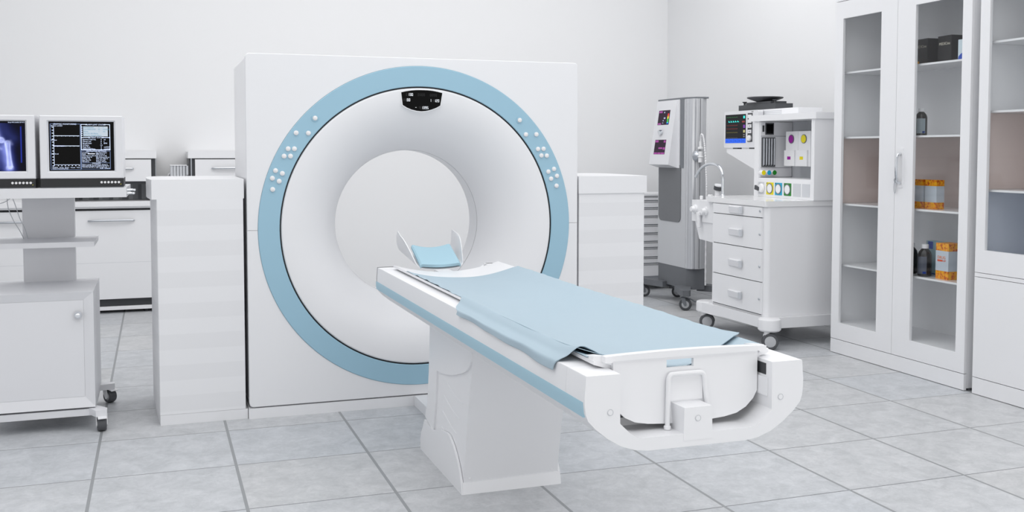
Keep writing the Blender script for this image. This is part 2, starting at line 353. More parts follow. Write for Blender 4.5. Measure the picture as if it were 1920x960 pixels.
# ------------------------------------------------------------------ CT gantry
GX, GZ = 1.665, 1.0
def ct_gantry():
    g = thing('ct_gantry', 'large square white CT scanner gantry with pastel blue ring around a round tunnel', 'medical scanner', (GX, 0.6, 0))
    X0, X1, Z0, Z1, Y0 = 0.727, 2.603, 0.060, 1.928, 0.195
    def plate(sgn, y0, y1, rc):
        # half plate, outer rounded rectangle, inner circle radius rc
        outer = []
        gap = 0.0008*sgn
        def side(p, q, n):
            return [(p[0]+(q[0]-p[0])*i/n, p[1]+(q[1]-p[1])*i/n) for i in range(n)]
        r = 0.022
        if sgn > 0:
            outer = side((X1, GZ), (X1, Z1-r), 24)+arc(X1-r, Z1-r, r, 0, PI/2, 5)[:-1]+side((X1-r, Z1), (X0+r, Z1), 48)+arc(X0+r, Z1-r, r, PI/2, PI, 5)[:-1]+side((X0, Z1-r), (X0, GZ), 24)+[(X0, GZ)]
        else:
            outer = side((X0, GZ), (X0, Z0+r), 24)+arc(X0+r, Z0+r, r, PI, 1.5*PI, 3)[:-1]+side((X0+r, Z0), (X1-r, Z0), 48)+arc(X1-r, Z0+r, r, 1.5*PI, 2*PI, 3)[:-1]+side((X1, Z0+r), (X1, GZ), 24)+[(X1, GZ)]
        m = MB(); L = []
        for (x, z) in outer:
            t = math.atan2(z-GZ, x-GX); ix, iz = GX+rc*math.cos(t), GZ+rc*math.sin(t)
            dz = gap if abs(z-GZ) < 1e-6 else 0
            ex, ez = x-GX, z-GZ; ll = math.hypot(ex, ez); e = 0.006
            xi, zi = x-(e if x > X1-1e-6 else -e if x < X0+1e-6 else ex/ll*e), z-(e if z > Z1-1e-6 else -e if z < Z0+1e-6 else 0 if abs(x-X1) < 1e-6 or abs(x-X0) < 1e-6 else ez/ll*e)
            L.append([m.bm.verts.new(v) for v in ((ix, y1, iz+dz), (ix, y0, iz+dz), (xi, y0, zi+dz), ((x+xi)/2+(x-xi)*0.25, y0+0.0016, (z+zi)/2+(z-zi)*0.25+dz), (x, y0+0.006, z+dz), (x, y1, z+dz))])
        for a, b in zip(L, L[1:]):
            for k in range(6):
                try: m.bm.faces.new([a[k], a[(k+1) % 6], b[(k+1) % 6], b[k]])
                except ValueError: pass
        m.bm.faces.new(L[0][::-1]); m.bm.faces.new(L[-1])
        return m
    plate(1, Y0, Y0+0.045, 0.8845).build('upper_front_panel', WHITE, g, ang=0.9)
    plate(-1, Y0, Y0+0.045, 0.8845).build('lower_front_panel', WHITE, g, ang=0.9)
    # rear housing: shell walls + back wall with a round opening
    m = MB(); out = rrect(X0+0.001, X1-0.001, Z0+0.001, Z1-0.001, 0.03, 6)
    D = []
    for i in range(len(out)):
        a, b = out[i], out[(i+1) % len(out)]; n = max(1, int(math.hypot(b[0]-a[0], b[1]-a[1])/0.06))
        D += [(a[0]+(b[0]-a[0])*k/n, a[1]+(b[1]-a[1])*k/n) for k in range(n)]
    L = []
    for x, z in D:
        t = math.atan2(z-GZ, x-GX)
        L.append([m.bm.verts.new(v) for v in ((x, Y0+0.046, z), (x, 0.996, z), (GX+0.6*math.cos(t), 0.996, GZ+0.6*math.sin(t)), (GX+0.6*math.cos(t), 0.98, GZ+0.6*math.sin(t)), (GX+(x-GX)*0.985, 0.98, GZ+(z-GZ)*0.985), (GX+(x-GX)*0.985, Y0+0.046, GZ+(z-GZ)*0.985))])
    for i in range(len(L)):
        a, b = L[i], L[(i+1) % len(L)]
        for k in range(6): m.bm.faces.new([a[k], b[k], b[(k+1) % 6], a[(k+1) % 6]])
    m.build('rear_housing', WHITE2, g)
    B(0.7235, 2.606, Y0-0.003, 0.95, 0.0, 0.0545, r=0.003).build('base_plinth', WHITE, g)
    MB().lathe([(0.7715, 0.24), (0.7715, 0.193), (0.7745, 0.1895), (0.880, 0.1895), (0.8835, 0.193), (0.8835, 0.24)], (GX, 0, GZ), 'y', 192, cap=False).build('blue_ring', BLUE, g, 'pastel blue ring')
    MB().lathe([(0.772, 0.236), (0.772, 0.197), (0.7645, 0.197), (0.7645, 0.236), (0.772, 0.236)], (GX, 0, GZ), 'y', 192, cap=False).build('ring_seal', BLACK, g, 'thin black seal inside the blue ring')
    prof = [(0.765, 0.232), (0.7645, 0.20), (0.762, 0.1925), (0.757, 0.190), (0.74, 0.1905), (0.715, 0.193), (0.69, 0.1975), (0.66, 0.206), (0.63, 0.2185), (0.60, 0.235), (0.57, 0.257), (0.54, 0.284), (0.51, 0.318), (0.485, 0.355), (0.463, 0.398), (0.445, 0.444), (0.432, 0.49), (0.4255, 0.523)]
    pr = [(a, b) for a, b in zip([p[0] for p in prof], [p[1] for p in prof])]
    fine = []
    for i in range(3, len(pr)-1):
        for v in spline([(p[0], p[1], 0) for p in pr[3:]], 4)[(i-3)*4:(i-2)*4]: fine.append((v.x, v.y))
    fine = pr[:3]+fine+[pr[-1]]
    MB().lathe(fine, (GX, 0, GZ), 'y', 192, cap=False).build('funnel', WHITE, g, ang=1.2)
    MB().lathe([(0.4265, 0.524), (0.4265, 0.5275), (0.45, 0.5275)], (GX, 0, GZ), 'y', 128, cap=False).build('bore_seam', MGREY, g)
    MB().lathe([(0.45, 0.528), (0.4235, 0.528), (0.4225, 0.535), (0.4225, 0.66), (0.428, 0.69), (0.45, 0.76), (0.49, 0.84), (0.55, 0.93), (0.61, 0.99)], (GX, 0, GZ), 'y', 128, cap=False).build('bore_liner', WHITE, g, ang=1.0)
    # display
    pl = [(1.553, 1.738), (1.58, 1.744), (1.61, 1.749), (1.64, 1.7515), (1.668, 1.752), (1.70, 1.7515), (1.73, 1.749), (1.76, 1.744), (1.785, 1.738), (1.773, 1.669), (1.75, 1.656), (1.72, 1.645), (1.69, 1.638), (1.666, 1.636), (1.64, 1.638), (1.61, 1.645), (1.585, 1.655), (1.561, 1.669)]
    c = (1.668, 1.697); big = [(c[0]+(x-c[0])*1.045, c[1]+(z-c[1])*1.07) for x, z in pl]
    dis = MB().prism(big, 'y', 0.1885, 0.25, r=0.002).build('display_bezel', WHITE, g)
    MB().prism(pl, 'y', 0.1875, 0.19).build('display_screen', SCREENB, dis, 'black display with white digits')
    SEG = {'0': 'abcdef', '1': 'bc', '2': 'abged', '3': 'abgcd', '5': 'afgcd', '9': 'abcdfg', '-': 'g', '8': 'abcdefg'}
    def digits(mb, txt, px, py, h=0.0145):
        w = h*0.5; t = h*0.10; st = h*0.72; x0 = 1.666+(px-790)*0.003013-st*len(txt)/2; zc = 1.752-(py-169)*0.00295
        for i, ch in enumerate(txt):
            x = x0+i*st
            for sg in SEG[ch]:
                bx_ = {'a': (0, w, h/2-t, h/2), 'd': (0, w, -h/2, -h/2+t), 'g': (0, w, -t/2, t/2), 'f': (0, t, 0, h/2), 'b': (w-t, w, 0, h/2), 'e': (0, t, -h/2, 0), 'c': (w-t, w, -h/2, 0)}[sg]
                mb.box(x+bx_[0], x+bx_[1], 0.1868, 0.1874, zc+bx_[2], zc+bx_[3])
    for tx_, px_, py_ in (('130', 769.9, 177.6), ('00', 766.4, 187.6), ('1', 807.6, 188), ('120', 819.3, 188.4), ('-', 780.1, 201.4), ('1395', 796.9, 201.7)):
        d1 = MB(); digits(d1, tx_, px_, py_); d1.build('number', LED, dis, 'white lit digits')
    for tx_, px_, py_ in (('0000', 790.3, 177.7), ('0000', 813, 178), ('8', 763, 177.6), ('88', 759.5, 187.6), ('8', 813, 188.4), ('1', 785.4, 201.3), ('8', 789, 201.6)):
        d1 = MB(); digits(d1, tx_, px_, py_); d1.build('unlit_number', LEDOFF, dis)
    LB = [(1.084, 1.592), (0.984, 1.513), (1.048, 1.512), (0.941, 1.429), (0.974, 1.429), (0.92, 1.39), (0.953, 1.39), (0.875, 1.314), (0.91, 1.299), (0.858, 1.274), (0.893, 1.258), (0.859, 1.215)]
    RB = [(2.24, 1.593), (2.278, 1.512), (2.342, 1.513), (2.352, 1.429), (2.386, 1.43), (2.373, 1.392), (2.406, 1.391), (2.451, 1.314), (2.416, 1.299), (2.469, 1.274), (2.433, 1.258), (2.467, 1.217)]
    for S in (LB, RB):
        for i, (x, z) in enumerate(S):
            if i == 0:
                MB().lathe([(0.0125, 0.189), (0.0135, 0.186), (0.019, 0.186), (0.020, 0.189)], (x, 0, z), 'y', 24, cap=False).build('button_collar', BLUE, g)
            MB().lathe([(0, 0.1795), (0.008, 0.1795), (0.0125, 0.1825), (0.0130, 0.190), (0, 0.190)], (x, 0, z), 'y', 20).build('button', BTNW, g, 'small white round button' if i == 0 else None)
    return g
ct_gantry()

# side cabinets beside the gantry
def side_cabinet(mirror):
    sx = (lambda x: x) if not mirror else (lambda x: 3.327-x)
    lab = 'waist-high white cabinet with faint horizontal bands, standing left of the scanner gantry' if not mirror else 'white banded side cabinet standing right of the scanner gantry, behind the table'
    g = thing('side_cabinet', lab, 'cabinet', (sx(0.49), 0.6, 0), 'banded side cabinets beside the scanner')
    if not mirror:
        fp = [(0.2795, 0.217), (0.283, 0.213), (0.709, 0.213), (0.709, 0.95), (0.30, 0.95), (0.262, 0.90), (0.247, 0.78), (0.249, 0.62), (0.258, 0.46), (0.268, 0.33)]
        cp = [(0.257, 0.2135), (0.714, 0.2135), (0.714, 0.97), (0.31, 0.97), (0.268, 0.955), (0.243, 0.90), (0.230, 0.78), (0.228, 0.60), (0.236, 0.42), (0.247, 0.30)]
        pp = [(0.282, 0.2135), (0.7205, 0.2135), (0.7205, 0.93), (0.32, 0.93), (0.275, 0.89), (0.256, 0.76), (0.257, 0.60), (0.267, 0.42)]
    else:
        fp = [(2.6155, 0.203), (3.037, 0.203), (3.041, 0.207), (3.052, 0.33), (3.064, 0.46), (3.072, 0.62), (3.074, 0.78), (3.06, 0.90), (3.02, 0.95), (2.6155, 0.95)]
        cp = [(2.611, 0.195), (3.052, 0.195), (3.066, 0.30), (3.080, 0.42), (3.092, 0.60), (3.088, 0.78), (3.07, 0.90), (3.04, 0.955), (2.99, 0.97), (2.611, 0.97)]
        pp = [(2.609, 0.203), (3.03, 0.203), (3.05, 0.42), (3.062, 0.60), (3.062, 0.76), (3.04, 0.89), (2.99, 0.93), (2.609, 0.93)]
    MB().prism(fp, 'z', 0.0535, 1.169).build('body', BAND, g, 'faintly banded white front', ang=0.35)
    MB().prism(cp, 'z', 1.169, 1.2705, r=0.007, seg=3).build('cap', WHITE2, g, ang=0.45)
    MB().prism(pp, 'z', 0.0, 0.0525, r=0.002).build('plinth', WHITE2, g, ang=0.5)
side_cabinet(False); side_cabinet(True)

# ------------------------------------------------------------------ patient table
def zb(dx): return 0.806+0.043*min(1.0, abs(dx)/0.275)**2
def patient_table():
    t = thing('patient_table', 'long white scanner table on a leaning pedestal, blue stripe along its side', 'patient table', (GX, -1.4, 0))
    YE, YH = -2.86, -0.22
    out = [(-0.333, 0.824), (-0.3345, 0.80), (-0.337, 0.775), (-0.3365, 0.75), (-0.334, 0.727), (-0.327, 0.708), (-0.305, 0.684), (-0.27, 0.656), (-0.232, 0.633), (-0.19, 0.6185), (-0.15, 0.6135)]
    out = out+[(-x, z) for x, z in out[::-1]]
    inn = [(-0.234, 0.8275), (-0.234, 0.694), (-0.205, 0.666), (-0.185, 0.6535), (-0.165, 0.649)]
    inn2 = [(-x, z) for x, z in inn]
    sec = out+[(0.331, 0.8275)]+inn2+inn[::-1]+[(-0.331, 0.8275)]
    sec = [(GX+x, z) for x, z in sec]
    m = MB(); m.prism(sec, 'y', YE, YE+0.13, r=0.0022, seg=2, ang=0.5); m.build('end_cap', WHITE, t, ang=0.5)
    # tray: same section, rear floor raised, head end closed
    def traysec(zf):
        i = [(-0.234, 0.8275), (-0.234, zf+0.05), (-0.20, zf+0.008), (-0.18, zf)]
        return [(GX+x, z) for x, z in out+[(0.331, 0.8275)]+[(-x, z) for x, z in i[::-1]][0:0]+[(0.234, 0.8275), (0.234, zf+0.05), (0.20, zf+0.008), (0.18, zf)]+[(-0.18, zf), (-0.20, zf+0.008), (-0.234, zf+0.05), (-0.234, 0.8275)]+[(-0.331, 0.8275)]]
    m = MB(); m.prism(traysec(0.672), 'y', YE+0.131, YH+0.02, r=0.0022, ang=0.5); m.build('tray', WHITE, t, ang=0.5)
    headp = [(GX+x, z) for x, z in [(-0.331, 0.8275)]+out+[(0.331, 0.8275), (0.245, 0.8275), (0.21, 0.806), (0.14, 0.788), (0.0, 0.78), (-0.14, 0.788), (-0.21, 0.806), (-0.245, 0.8275)]]
    MB().prism(headp, 'y', YH+0.0205, YH+0.0005+0.0, r=0.002, ang=0.5).build('head_plate', WHITE, t, ang=0.5)
    for s in (-1, 1):
        pts = [(GX+s*0.3375, 0.757), (GX+s*0.3388, 0.748), (GX+s*0.3385, 0.735), (GX+s*0.336, 0.7165), (GX+s*0.325, 0.7165), (GX+s*0.325, 0.757)]
        MB().prism(pts, 'y', YE+0.012, YH+0.022).build('side_stripe', BLUE2, t, 'pastel blue stripe')
    # dark slot in the inner face of the right arm
    B(GX+0.2325, GX+0.2338, -2.83, -2.30, 0.786, 0.818).build('rail_slot', BRONZE, t, 'dark slot in the inner side of the arm')
    B(GX+0.229, GX+0.2338, -2.84, -2.30, 0.727, 0.779, r=0.001).build('inner_rail', WHITE2, t)
    # centre block and round caps
    MB().hexa([(GX-0.045, YE-0.001, 0.63), (GX+0.045, YE-0.001, 0.63), (GX+0.045, -2.775, 0.63), (GX-0.045, -2.775, 0.63)],
              [(GX-0.0415, YE+0.0005, 0.720), (GX+0.0435, YE+0.0005, 0.720), (GX+0.035, -2.775, 0.7235), (GX-0.052, -2.775, 0.7235)], r=0.004, seg=3).build('centre_block', WHITE, t)
    for x, z in ((GX-0.263, 0.7265), (GX+0.2625, 0.727), (GX, 0.689)):
        MB().lathe([(0.0, -0.0008), (0.0066, -0.0008), (0.0072, 0.0), (0.0072, 0.003)], (x, YE-0.0006, z), 'y', 24, cap=False).build('screw_cap', WHITE2, t)
        MB().lathe([(0.0074, 0.0), (0.0083, -0.0007), (0.009, 0.0)], (x, YE-0.0005, z), 'y', 24, cap=False).build('screw_ring', SHADEW, t)
    # cradle board
    def bf(u, v):
        dx = -0.275+0.55*u; y = -0.32+(-2.778+0.32)*v
        return (GX+dx, y, zb(dx))
    bd = MB().grid(bf, 36, 24, lambda u, v: Vector((0, 0, -0.011-0.004*math.sin(PI*u)))).build('cradle_board', WHITE2, t, ang=0.7)
    # end panel of the cradle with slot
    YP = -2.797
    half = 0.2262
    poly = [(-half, 0.852), (-half, 0.735), (-0.214, 0.713), (-0.19, 0.690), (-0.16, 0.675), (-0.12, 0.6675), (-0.06, 0.663)]
    poly = poly+[(-x, z) for x, z in poly[::-1]]
    hx0, hx1, hz0, hz1 = -0.064, 0.020, 0.8185, 0.8415
    m = MB()
    # build plate around the slot as four prisms meeting flush
    P = lambda L: [(GX+x, z) for x, z in L]
    top = [(-half, hz1), (half, hz1), (half, 0.852), (-half, 0.852)]
    def between(zlo, zhi, xa, xb): return [(xa, zlo), (xb, zlo), (xb, zhi), (xa, zhi)]
    m.prism(P(top), 'y', YP, YP+0.012)
    m.prism(P(between(hz0, hz1, -half, hx0)), 'y', YP, YP+0.012); m.prism(P(between(hz0, hz1, hx1, half)), 'y', YP, YP+0.012)
    low = [(-half, hz0)]+poly[1:-1]+[(half, hz0)]
    m.prism(P(low), 'y', YP, YP+0.012)
    bmesh.ops.remove_doubles(m.bm, verts=m.bm.verts[:], dist=1e-5)
    pn = m.build('end_panel', WHITE, t, ang=0.5)
    m = MB(); n = 24; rim = []
    for i in range(n+1):
        x = -0.252+0.504*i/n; rim.append((x, 0.8625+0.0055*(1-(x/0.252)**2)))
    rp = [(-0.252, 0.846), (-0.232, 0.8445)]+[(-0.228, 0.8495), (0.228, 0.8495)]+[(0.232, 0.8445), (0.252, 0.846)]+rim[::-1]
    m.prism(P(rp), 'y', YP-0.006, YP+0.020, r=0.0025, ang=0.5); m.build('panel_rim', WHITE2, pn, ang=0.5)
    for s in (-1, 1):
        m = MB(); a = GX+s*0.275; b = GX+s*0.242
        m.hexa([(b, YP+0.016, 0.838), (a, YP+0.030, 0.838), (a, -2.70, 0.838), (b, -2.70, 0.838)], [(b, YP+0.016, 0.862), (a-s*0.006, YP+0.034, 0.858), (a-s*0.003, -2.70, 0.851), (b, -2.70, 0.851)], r=0.003)
        m.build('corner_piece', WHITE2, t)
    # pull loop
    lp = [(-0.0655, 0.652), (-0.0645, 0.70), (-0.0635, 0.76), (-0.0625, 0.788), (-0.058, 0.799), (-0.048, 0.8025), (0.0, 0.803), (0.034, 0.8025), (0.044, 0.799), (0.049, 0.789), (0.052, 0.76), (0.060, 0.70), (0.064, 0.668)]
    lp = spline([(GX+x, YP-0.010, z) for x, z in lp], 4)
    MB().tube(lp, 0.0070, 10).build('pull_loop', WHITE2, t)
    MB().lathe([(0.0, 0), (0.0095, 0), (0.010, 0.004), (0.010, 0.009), (0.0062, 0.012), (0, 0.012)], (GX-0.0655, YP-0.010, 0.650), 'z', 16).build('loop_foot', WHITE2, t)
    # recessed dish behind the loop
    def rf(u, v):
        x = -0.052+0.104*u; z = 0.726+0.070*v
        return (GX-0.006+x, YP-0.0012-0.004*(1-math.sin(PI*u)**0.5)*1.0, z)
    MB().grid(rf, 20, 8, lambda u, v: Vector((0, 0.003, 0))).build('recess_plate', WHITE2, pn)
    # pedestal
    xa, xb = 1.4515, 1.886
    side = [(-1.316, 0.0), (-1.303, 0.046), (-1.345, 0.25), (-1.445, 0.612), (-1.44, 0.66), (-0.79, 0.66), (-0.785, 0.60), (-0.765, 0.40), (-0.735, 0.25), (-0.70, 0.14), (-0.66, 0.10), (-0.64, 0.0)]
    MB().prism(side, 'x', xa+0.008, xb-0.008, r=0.004, ang=0.5).build('pedestal_column', WHITE, t, ang=0.4)
    up = [(-1.4400, 0.63), (-1.439, 0.585), (-1.425, 0.563), (-1.40, 0.543), (-1.365, 0.525), (-1.32, 0.508), (-1.27, 0.494), (-1.21, 0.478), (-1.15, 0.465), (-1.06, 0.449), (-0.955, 0.437), (-0.915, 0.435), (-0.888, 0.27), (-0.850, 0.145), (-0.70, 0.175), (-0.745, 0.25), (-0.772, 0.40), (-0.793, 0.60), (-0.793, 0.63)]
    sk = [(-1.317, 0.0), (-1.302, 0.055), (-1.272, 0.098), (-1.235, 0.137), (-1.19, 0.170), (-1.125, 0.199), (-1.09, 0.200), (-0.98, 0.186), (-0.848, 0.150), (-0.70, 0.160), (-0.665, 0.11), (-0.64, 0.085), (-0.625, 0.05), (-0.627, 0.0)]
    for x0, x1 in ((xa, xa+0.0085), (xb-0.0085, xb)):
        MB().prism(up, 'x', x0-(0.000 if x0 < GX else 0), x1, r=0.0012, ang=0.5).build('upper_shroud', WHITE2, t, ang=0.4)
    MB().prism(sk, 'x', xa-0.004, xa+0.006, r=0.0015, ang=0.5).build('skirt', WHITE2, t, ang=0.4)
    MB().prism(sk, 'x', xb-0.006, xb+0.004, r=0.0015, ang=0.5).build('skirt', WHITE2, t, ang=0.4)
    MB().hexa([(xa+0.001, -1.319, 0.0), (xb-0.001, -1.319, 0.0), (xb-0.001, -1.29, 0.0), (xa+0.001, -1.29, 0.0)], [(xa+0.003, -1.309, 0.046), (xb-0.003, -1.309, 0.052), (xb-0.003, -1.28, 0.052), (xa+0.003, -1.28, 0.046)], r=0.0015).build('foot_strip', WHITE2, t)
    for x, z in ((xa+0.035, 0.062), (xb-0.038, 0.066)):
        MB().lathe([(0, -0.003), (0.004, -0.002), (0.005, 0.004)], (x, -1.3065, z), 'y', 14, cap=False).build('rivet', WHITE2, t)
    for k in range(4):   # folds of the telescopic cover, on the left face
        z0 = 0.42-0.075*k; y0 = -1.03+0.02*k
        pts = [(xa+0.0075, y0+0.0, z0), (xa+0.0075, y0-0.14, z0-0.035), (xa+0.0075, y0-0.27+0.03*k, z0-0.045)]
        MB().tube(spline(pts, 5), 0.0014, 6).build('cover_fold', WHITE2, t)
    B(1.619, 1.711, -0.70, 0.191, 0.0, 0.056, r=0.002).build('floor_duct', WHITE2, t)
    # headrest
    h0 = [(-0.158, 0.015, 0.967), (-0.151, -0.045, 0.945), (-0.138, -0.12, 0.895), (-0.124, -0.185, 0.840), (-0.113, -0.200, 0.824), (-0.09, -0.208, 0.8135), (-0.045, -0.21, 0.8075), (0, -0.21, 0.8055), (0.045, -0.21, 0.8075), (0.09, -0.208, 0.8135), (0.113, -0.200, 0.824), (0.124, -0.185, 0.840), (0.138, -0.12, 0.895), (0.151, -0.045, 0.945), (0.158, 0.015, 0.967)]
    h1 = [(-0.150, 0.11, 0.985), (-0.152, 0.13, 0.955), (-0.150, 0.13, 0.915), (-0.137, 0.12, 0.880), (-0.116, 0.07, 0.865), (-0.09, 0.03, 0.868), (-0.045, 0.02, 0.866), (0, 0.02, 0.865)]
    h1 = h1+[(-x, y, z) for x, y, z in h1[:-1][::-1]]
    A = spline(h0, 4); C = spline(h1, 4); n = len(A)-1
    cen = Vector((0, -0.05, 1.0))
    def hf(u, v):
        i = min(int(round(u*n)), n); p = A[i].lerp(C[i], v); return (GX+p.x, p.y, p.z)
    def ho(u, v):
        i = min(int(round(u*n)), n); p = A[i].lerp(C[i], v); d = Vector((p.x, 0, p.z-1.0)); d.normalize(); return d*0.005
    hr = MB().grid(hf, n, 8, ho).build('headrest', WHITE2, t, ang=0.8)
    def pf(u, v):
        x = (-0.108+0.216*u)*(1-0.0*v); y = -0.207+0.20*v; q = (abs(x)/0.108)
        z = 0.828+0.068*v+0.020*q*q*(0.35+0.65*v)+0.006
        ed = min(1, min(u, 1-u)/0.06); ev = min(1, v/0.05+0.2)
        return (GX+x, y, z-0.010*(1-ed)**2-0.006*(1-ev)**2)
    MB().grid(pf, 28, 12, lambda u, v: Vector((0, 0, -0.014))).build('headrest_pad', PAD, hr, 'pale blue foam pad')
    B(GX-0.03, GX+0.045, -0.33, -0.19, 0.786, 0.803, r=0.003).build('headrest_bracket', WHITE2, t)
    B(GX+0.004, GX+0.040, -0.2125, -0.2085, 0.797, 0.8005).build('bracket_slot', MGREY, t)
patient_table()

# ------------------------------------------------------------------ sheet on the table
def sheet():
    t = thing('examination_sheet', 'pale blue disposable sheet lying along the scanner table and hanging over one side', 'sheet', (GX, -1.6, 0.80))
    W_ = 0.2755
    def ruf(y, s, a=1.0): return a*(0.0022*math.sin(y*38+s)+0.0015*math.sin(y*71+2*s))
    def prof(u, y, lift, xl, xr):
        x = xl+(xr-xl)*u
        z = zb(max(-W_, min(W_, x)))+0.0035+lift
        return x, z
    # main layer
    def top(u, v):
        yR, yL = -2.70, -2.60
        y0 = -0.60; y1 = yL+(yR-yL)*0.0
        # end edge runs in a shallow line: front end lower in the middle (tucked behind the rim)
        uu = u
        end = -2.785 if 0.28 < uu < 0.50 else (-2.785+(0.28-uu)/0.28*0.11 if uu <= 0.28 else -2.785+(uu-0.50)/0.50*0.175)
        cl = max(0.0, (uu-0.50)/0.50, (0.28-uu)/0.28)
        y = y0+(end-y0)*v
        x = -W_+2*W_*uu
        z = zb(x)+0.004
        k = max(0, (v-0.80)/0.20)
        z += 0.010*k*k+0.004*min(1, cl*2)*max(0, (v-0.90)/0.10)**2
        z += 0.0025*math.sin(y*5.1+x*9)*math.sin(x*11+1.0)
        if uu > 0.97: x += 0.006+ruf(y, 0.4, 1.0); z += 0.0005
        if uu < 0.03 and y > -1.5: z += ruf(y, 1.3, 0.7)
        return (GX+x, y, z)
    th = lambda u, v: Vector((0, 0, -0.0022))
    MB().grid(top, 56, 120, th).build('upper_layer', SHEETM, t, ang=1.0)
    # flap over the left arm
    pts_ = [(-0.200, -0.0220, 0), (-0.216, -0.0085, 0), (-0.230, -0.0030, 0), (-0.246, 0.0020, 0), (-0.262, 0.0070, 0), (-0.275, 0.0092, 0), (-0.290, 0.0020, 0), (-0.306, -0.0090, 0), (-0.325, -0.0150, 0), (-0.3355, -0.0185, 0), (-0.3400, -0.0245, 0), (-0.3415, -0.034, 0), (-0.342, -0.044, 0)]
    C = spline(pts_, 4); n = len(C)-1
    def flap(u, v):
        p = C[min(int(round(u*n)), n)]
        out_ = u
        ys = -1.50-0.18*min(1, max(0, out_-0.3)*1.8)-0.006*math.sin(out_*9); ye = -2.70+0.055*out_
        if out_ < 0.34: z_in = -0.006*max(0, 1-v/0.06)
        else: z_in = 0
        y = ys+(ye-ys)*v
        z = 0.848+p.y+z_in
        tail = max(0, out_-0.72)/0.28
        z -= tail*(0.012*v-0.010)*1.0
        x = p.x-0.003*tail*math.sin(y*14)
        w = math.sin(PI*min(1, out_*1.2))
        z += 0.004*w*math.sin(y*4+0.5)+0.0015*math.sin(y*23)*out_
        # lifted fold near the foot end
        k = max(0, (v-0.90)/0.10); z += 0.014*k*k*max(0, 1-abs(out_-0.32)/0.40)
        return (GX+x, y, z)
    MB().grid(flap, n, 70, lambda u, v: Vector((0.0022 if u > 0.7 else 0, 0, -0.002))).build('side_flap', SHEETM, t, ang=1.0)
    # lower layer showing past the upper one at the foot corners
    def lowf(u, v):
        x = -W_-0.004+2*(W_+0.002)*u; end = -2.772 if 0.15 < u < 0.85 else -2.735
        y = -2.30+(end+2.30)*v
        return (GX+x, y, zb(x)+0.0015+0.004*v)
    MB().grid(lowf, 40, 16, lambda u, v: Vector((0, 0, -0.0012))).build('lower_layer', SHEETM, t, ang=1.0)
sheet()

# ------------------------------------------------------------------ casters
def caster(th, x, y, r, ztop, ang, tyre=TYRE, fork=WHITE2, w=0.028, twin=False, brake=None):
    """swivel caster as part of a thing; ang: rolling direction"""
    d = Vector((math.cos(ang), math.sin(ang), 0)); sd = Vector((-math.sin(ang), math.cos(ang), 0)); c = Vector((x, y, r))
    M = Matrix((( d.x, sd.x, 0, x), (d.y, sd.y, 0, y), (0, 0, 1, 0), (0, 0, 0, 1)))
    off = 0.35*r
    m = MB(); 
    m.lathe([(0, ztop-0.0), (0.016, ztop), (0.018, ztop-0.006), (0.018, 2*r+0.012), (0, 2*r+0.012)], (off, 0, 0), 'z', 18)
    for s in (-1, 1):
        yy = s*(w/2+0.004)
        m.prism([(off+0.016, 2*r+0.014), (off-0.016, 2*r+0.014), (-0.014, r-0.004), (-0.006, r-0.014), (0.006, r-0.014), (0.014, r-0.002), (0.012+off, r*1.5)], 'y', yy-0.002, yy+0.002)
    m.box(off-0.016, off+0.016, -w/2-0.006, w/2+0.006, 2*r+0.004, 2*r+0.014, r=0.002)
    m.rot(M); fk = m.build('caster', fork, th)
    m = MB(); m.lathe([(r*0.62, -w/2), (r*0.90, -w/2), (r, -w*0.32), (r, w*0.32), (r*0.90, w/2), (r*0.62, w/2), (r*0.62, -w/2)], (0, 0, r), 'y', 32, cap=False); m.rot(M); m.build('tyre', tyre, fk, 'grey rubber tyre')
    m = MB(); m.lathe([(0, -w/2-0.001), (r*0.3, -w/2-0.001), (r*0.5, -w*0.40), (r*0.63, -w*0.40), (r*0.63, w*0.40), (r*0.5, w*0.40), (r*0.3, w/2+0.001), (0, w/2+0.001)], (0, 0, r), 'y', 28); m.rot(M); m.build('hub', HUB, fk)
    if brake is not None:
        m = MB(); m.hexa([(-r*1.25, -w/2, 2*r-0.004), (-r*0.35, -w/2, 2*r+0.002), (-r*0.35, w/2, 2*r+0.002), (-r*1.25, w/2, 2*r-0.004)], [(-r*1.25, -w/2, 2*r), (-r*0.35, -w/2, 2*r+0.008), (-r*0.35, w/2, 2*r+0.008), (-r*1.25, w/2, 2*r)], r=0.001)
        m.rot(M); m.build('brake_pedal', brake, fk)

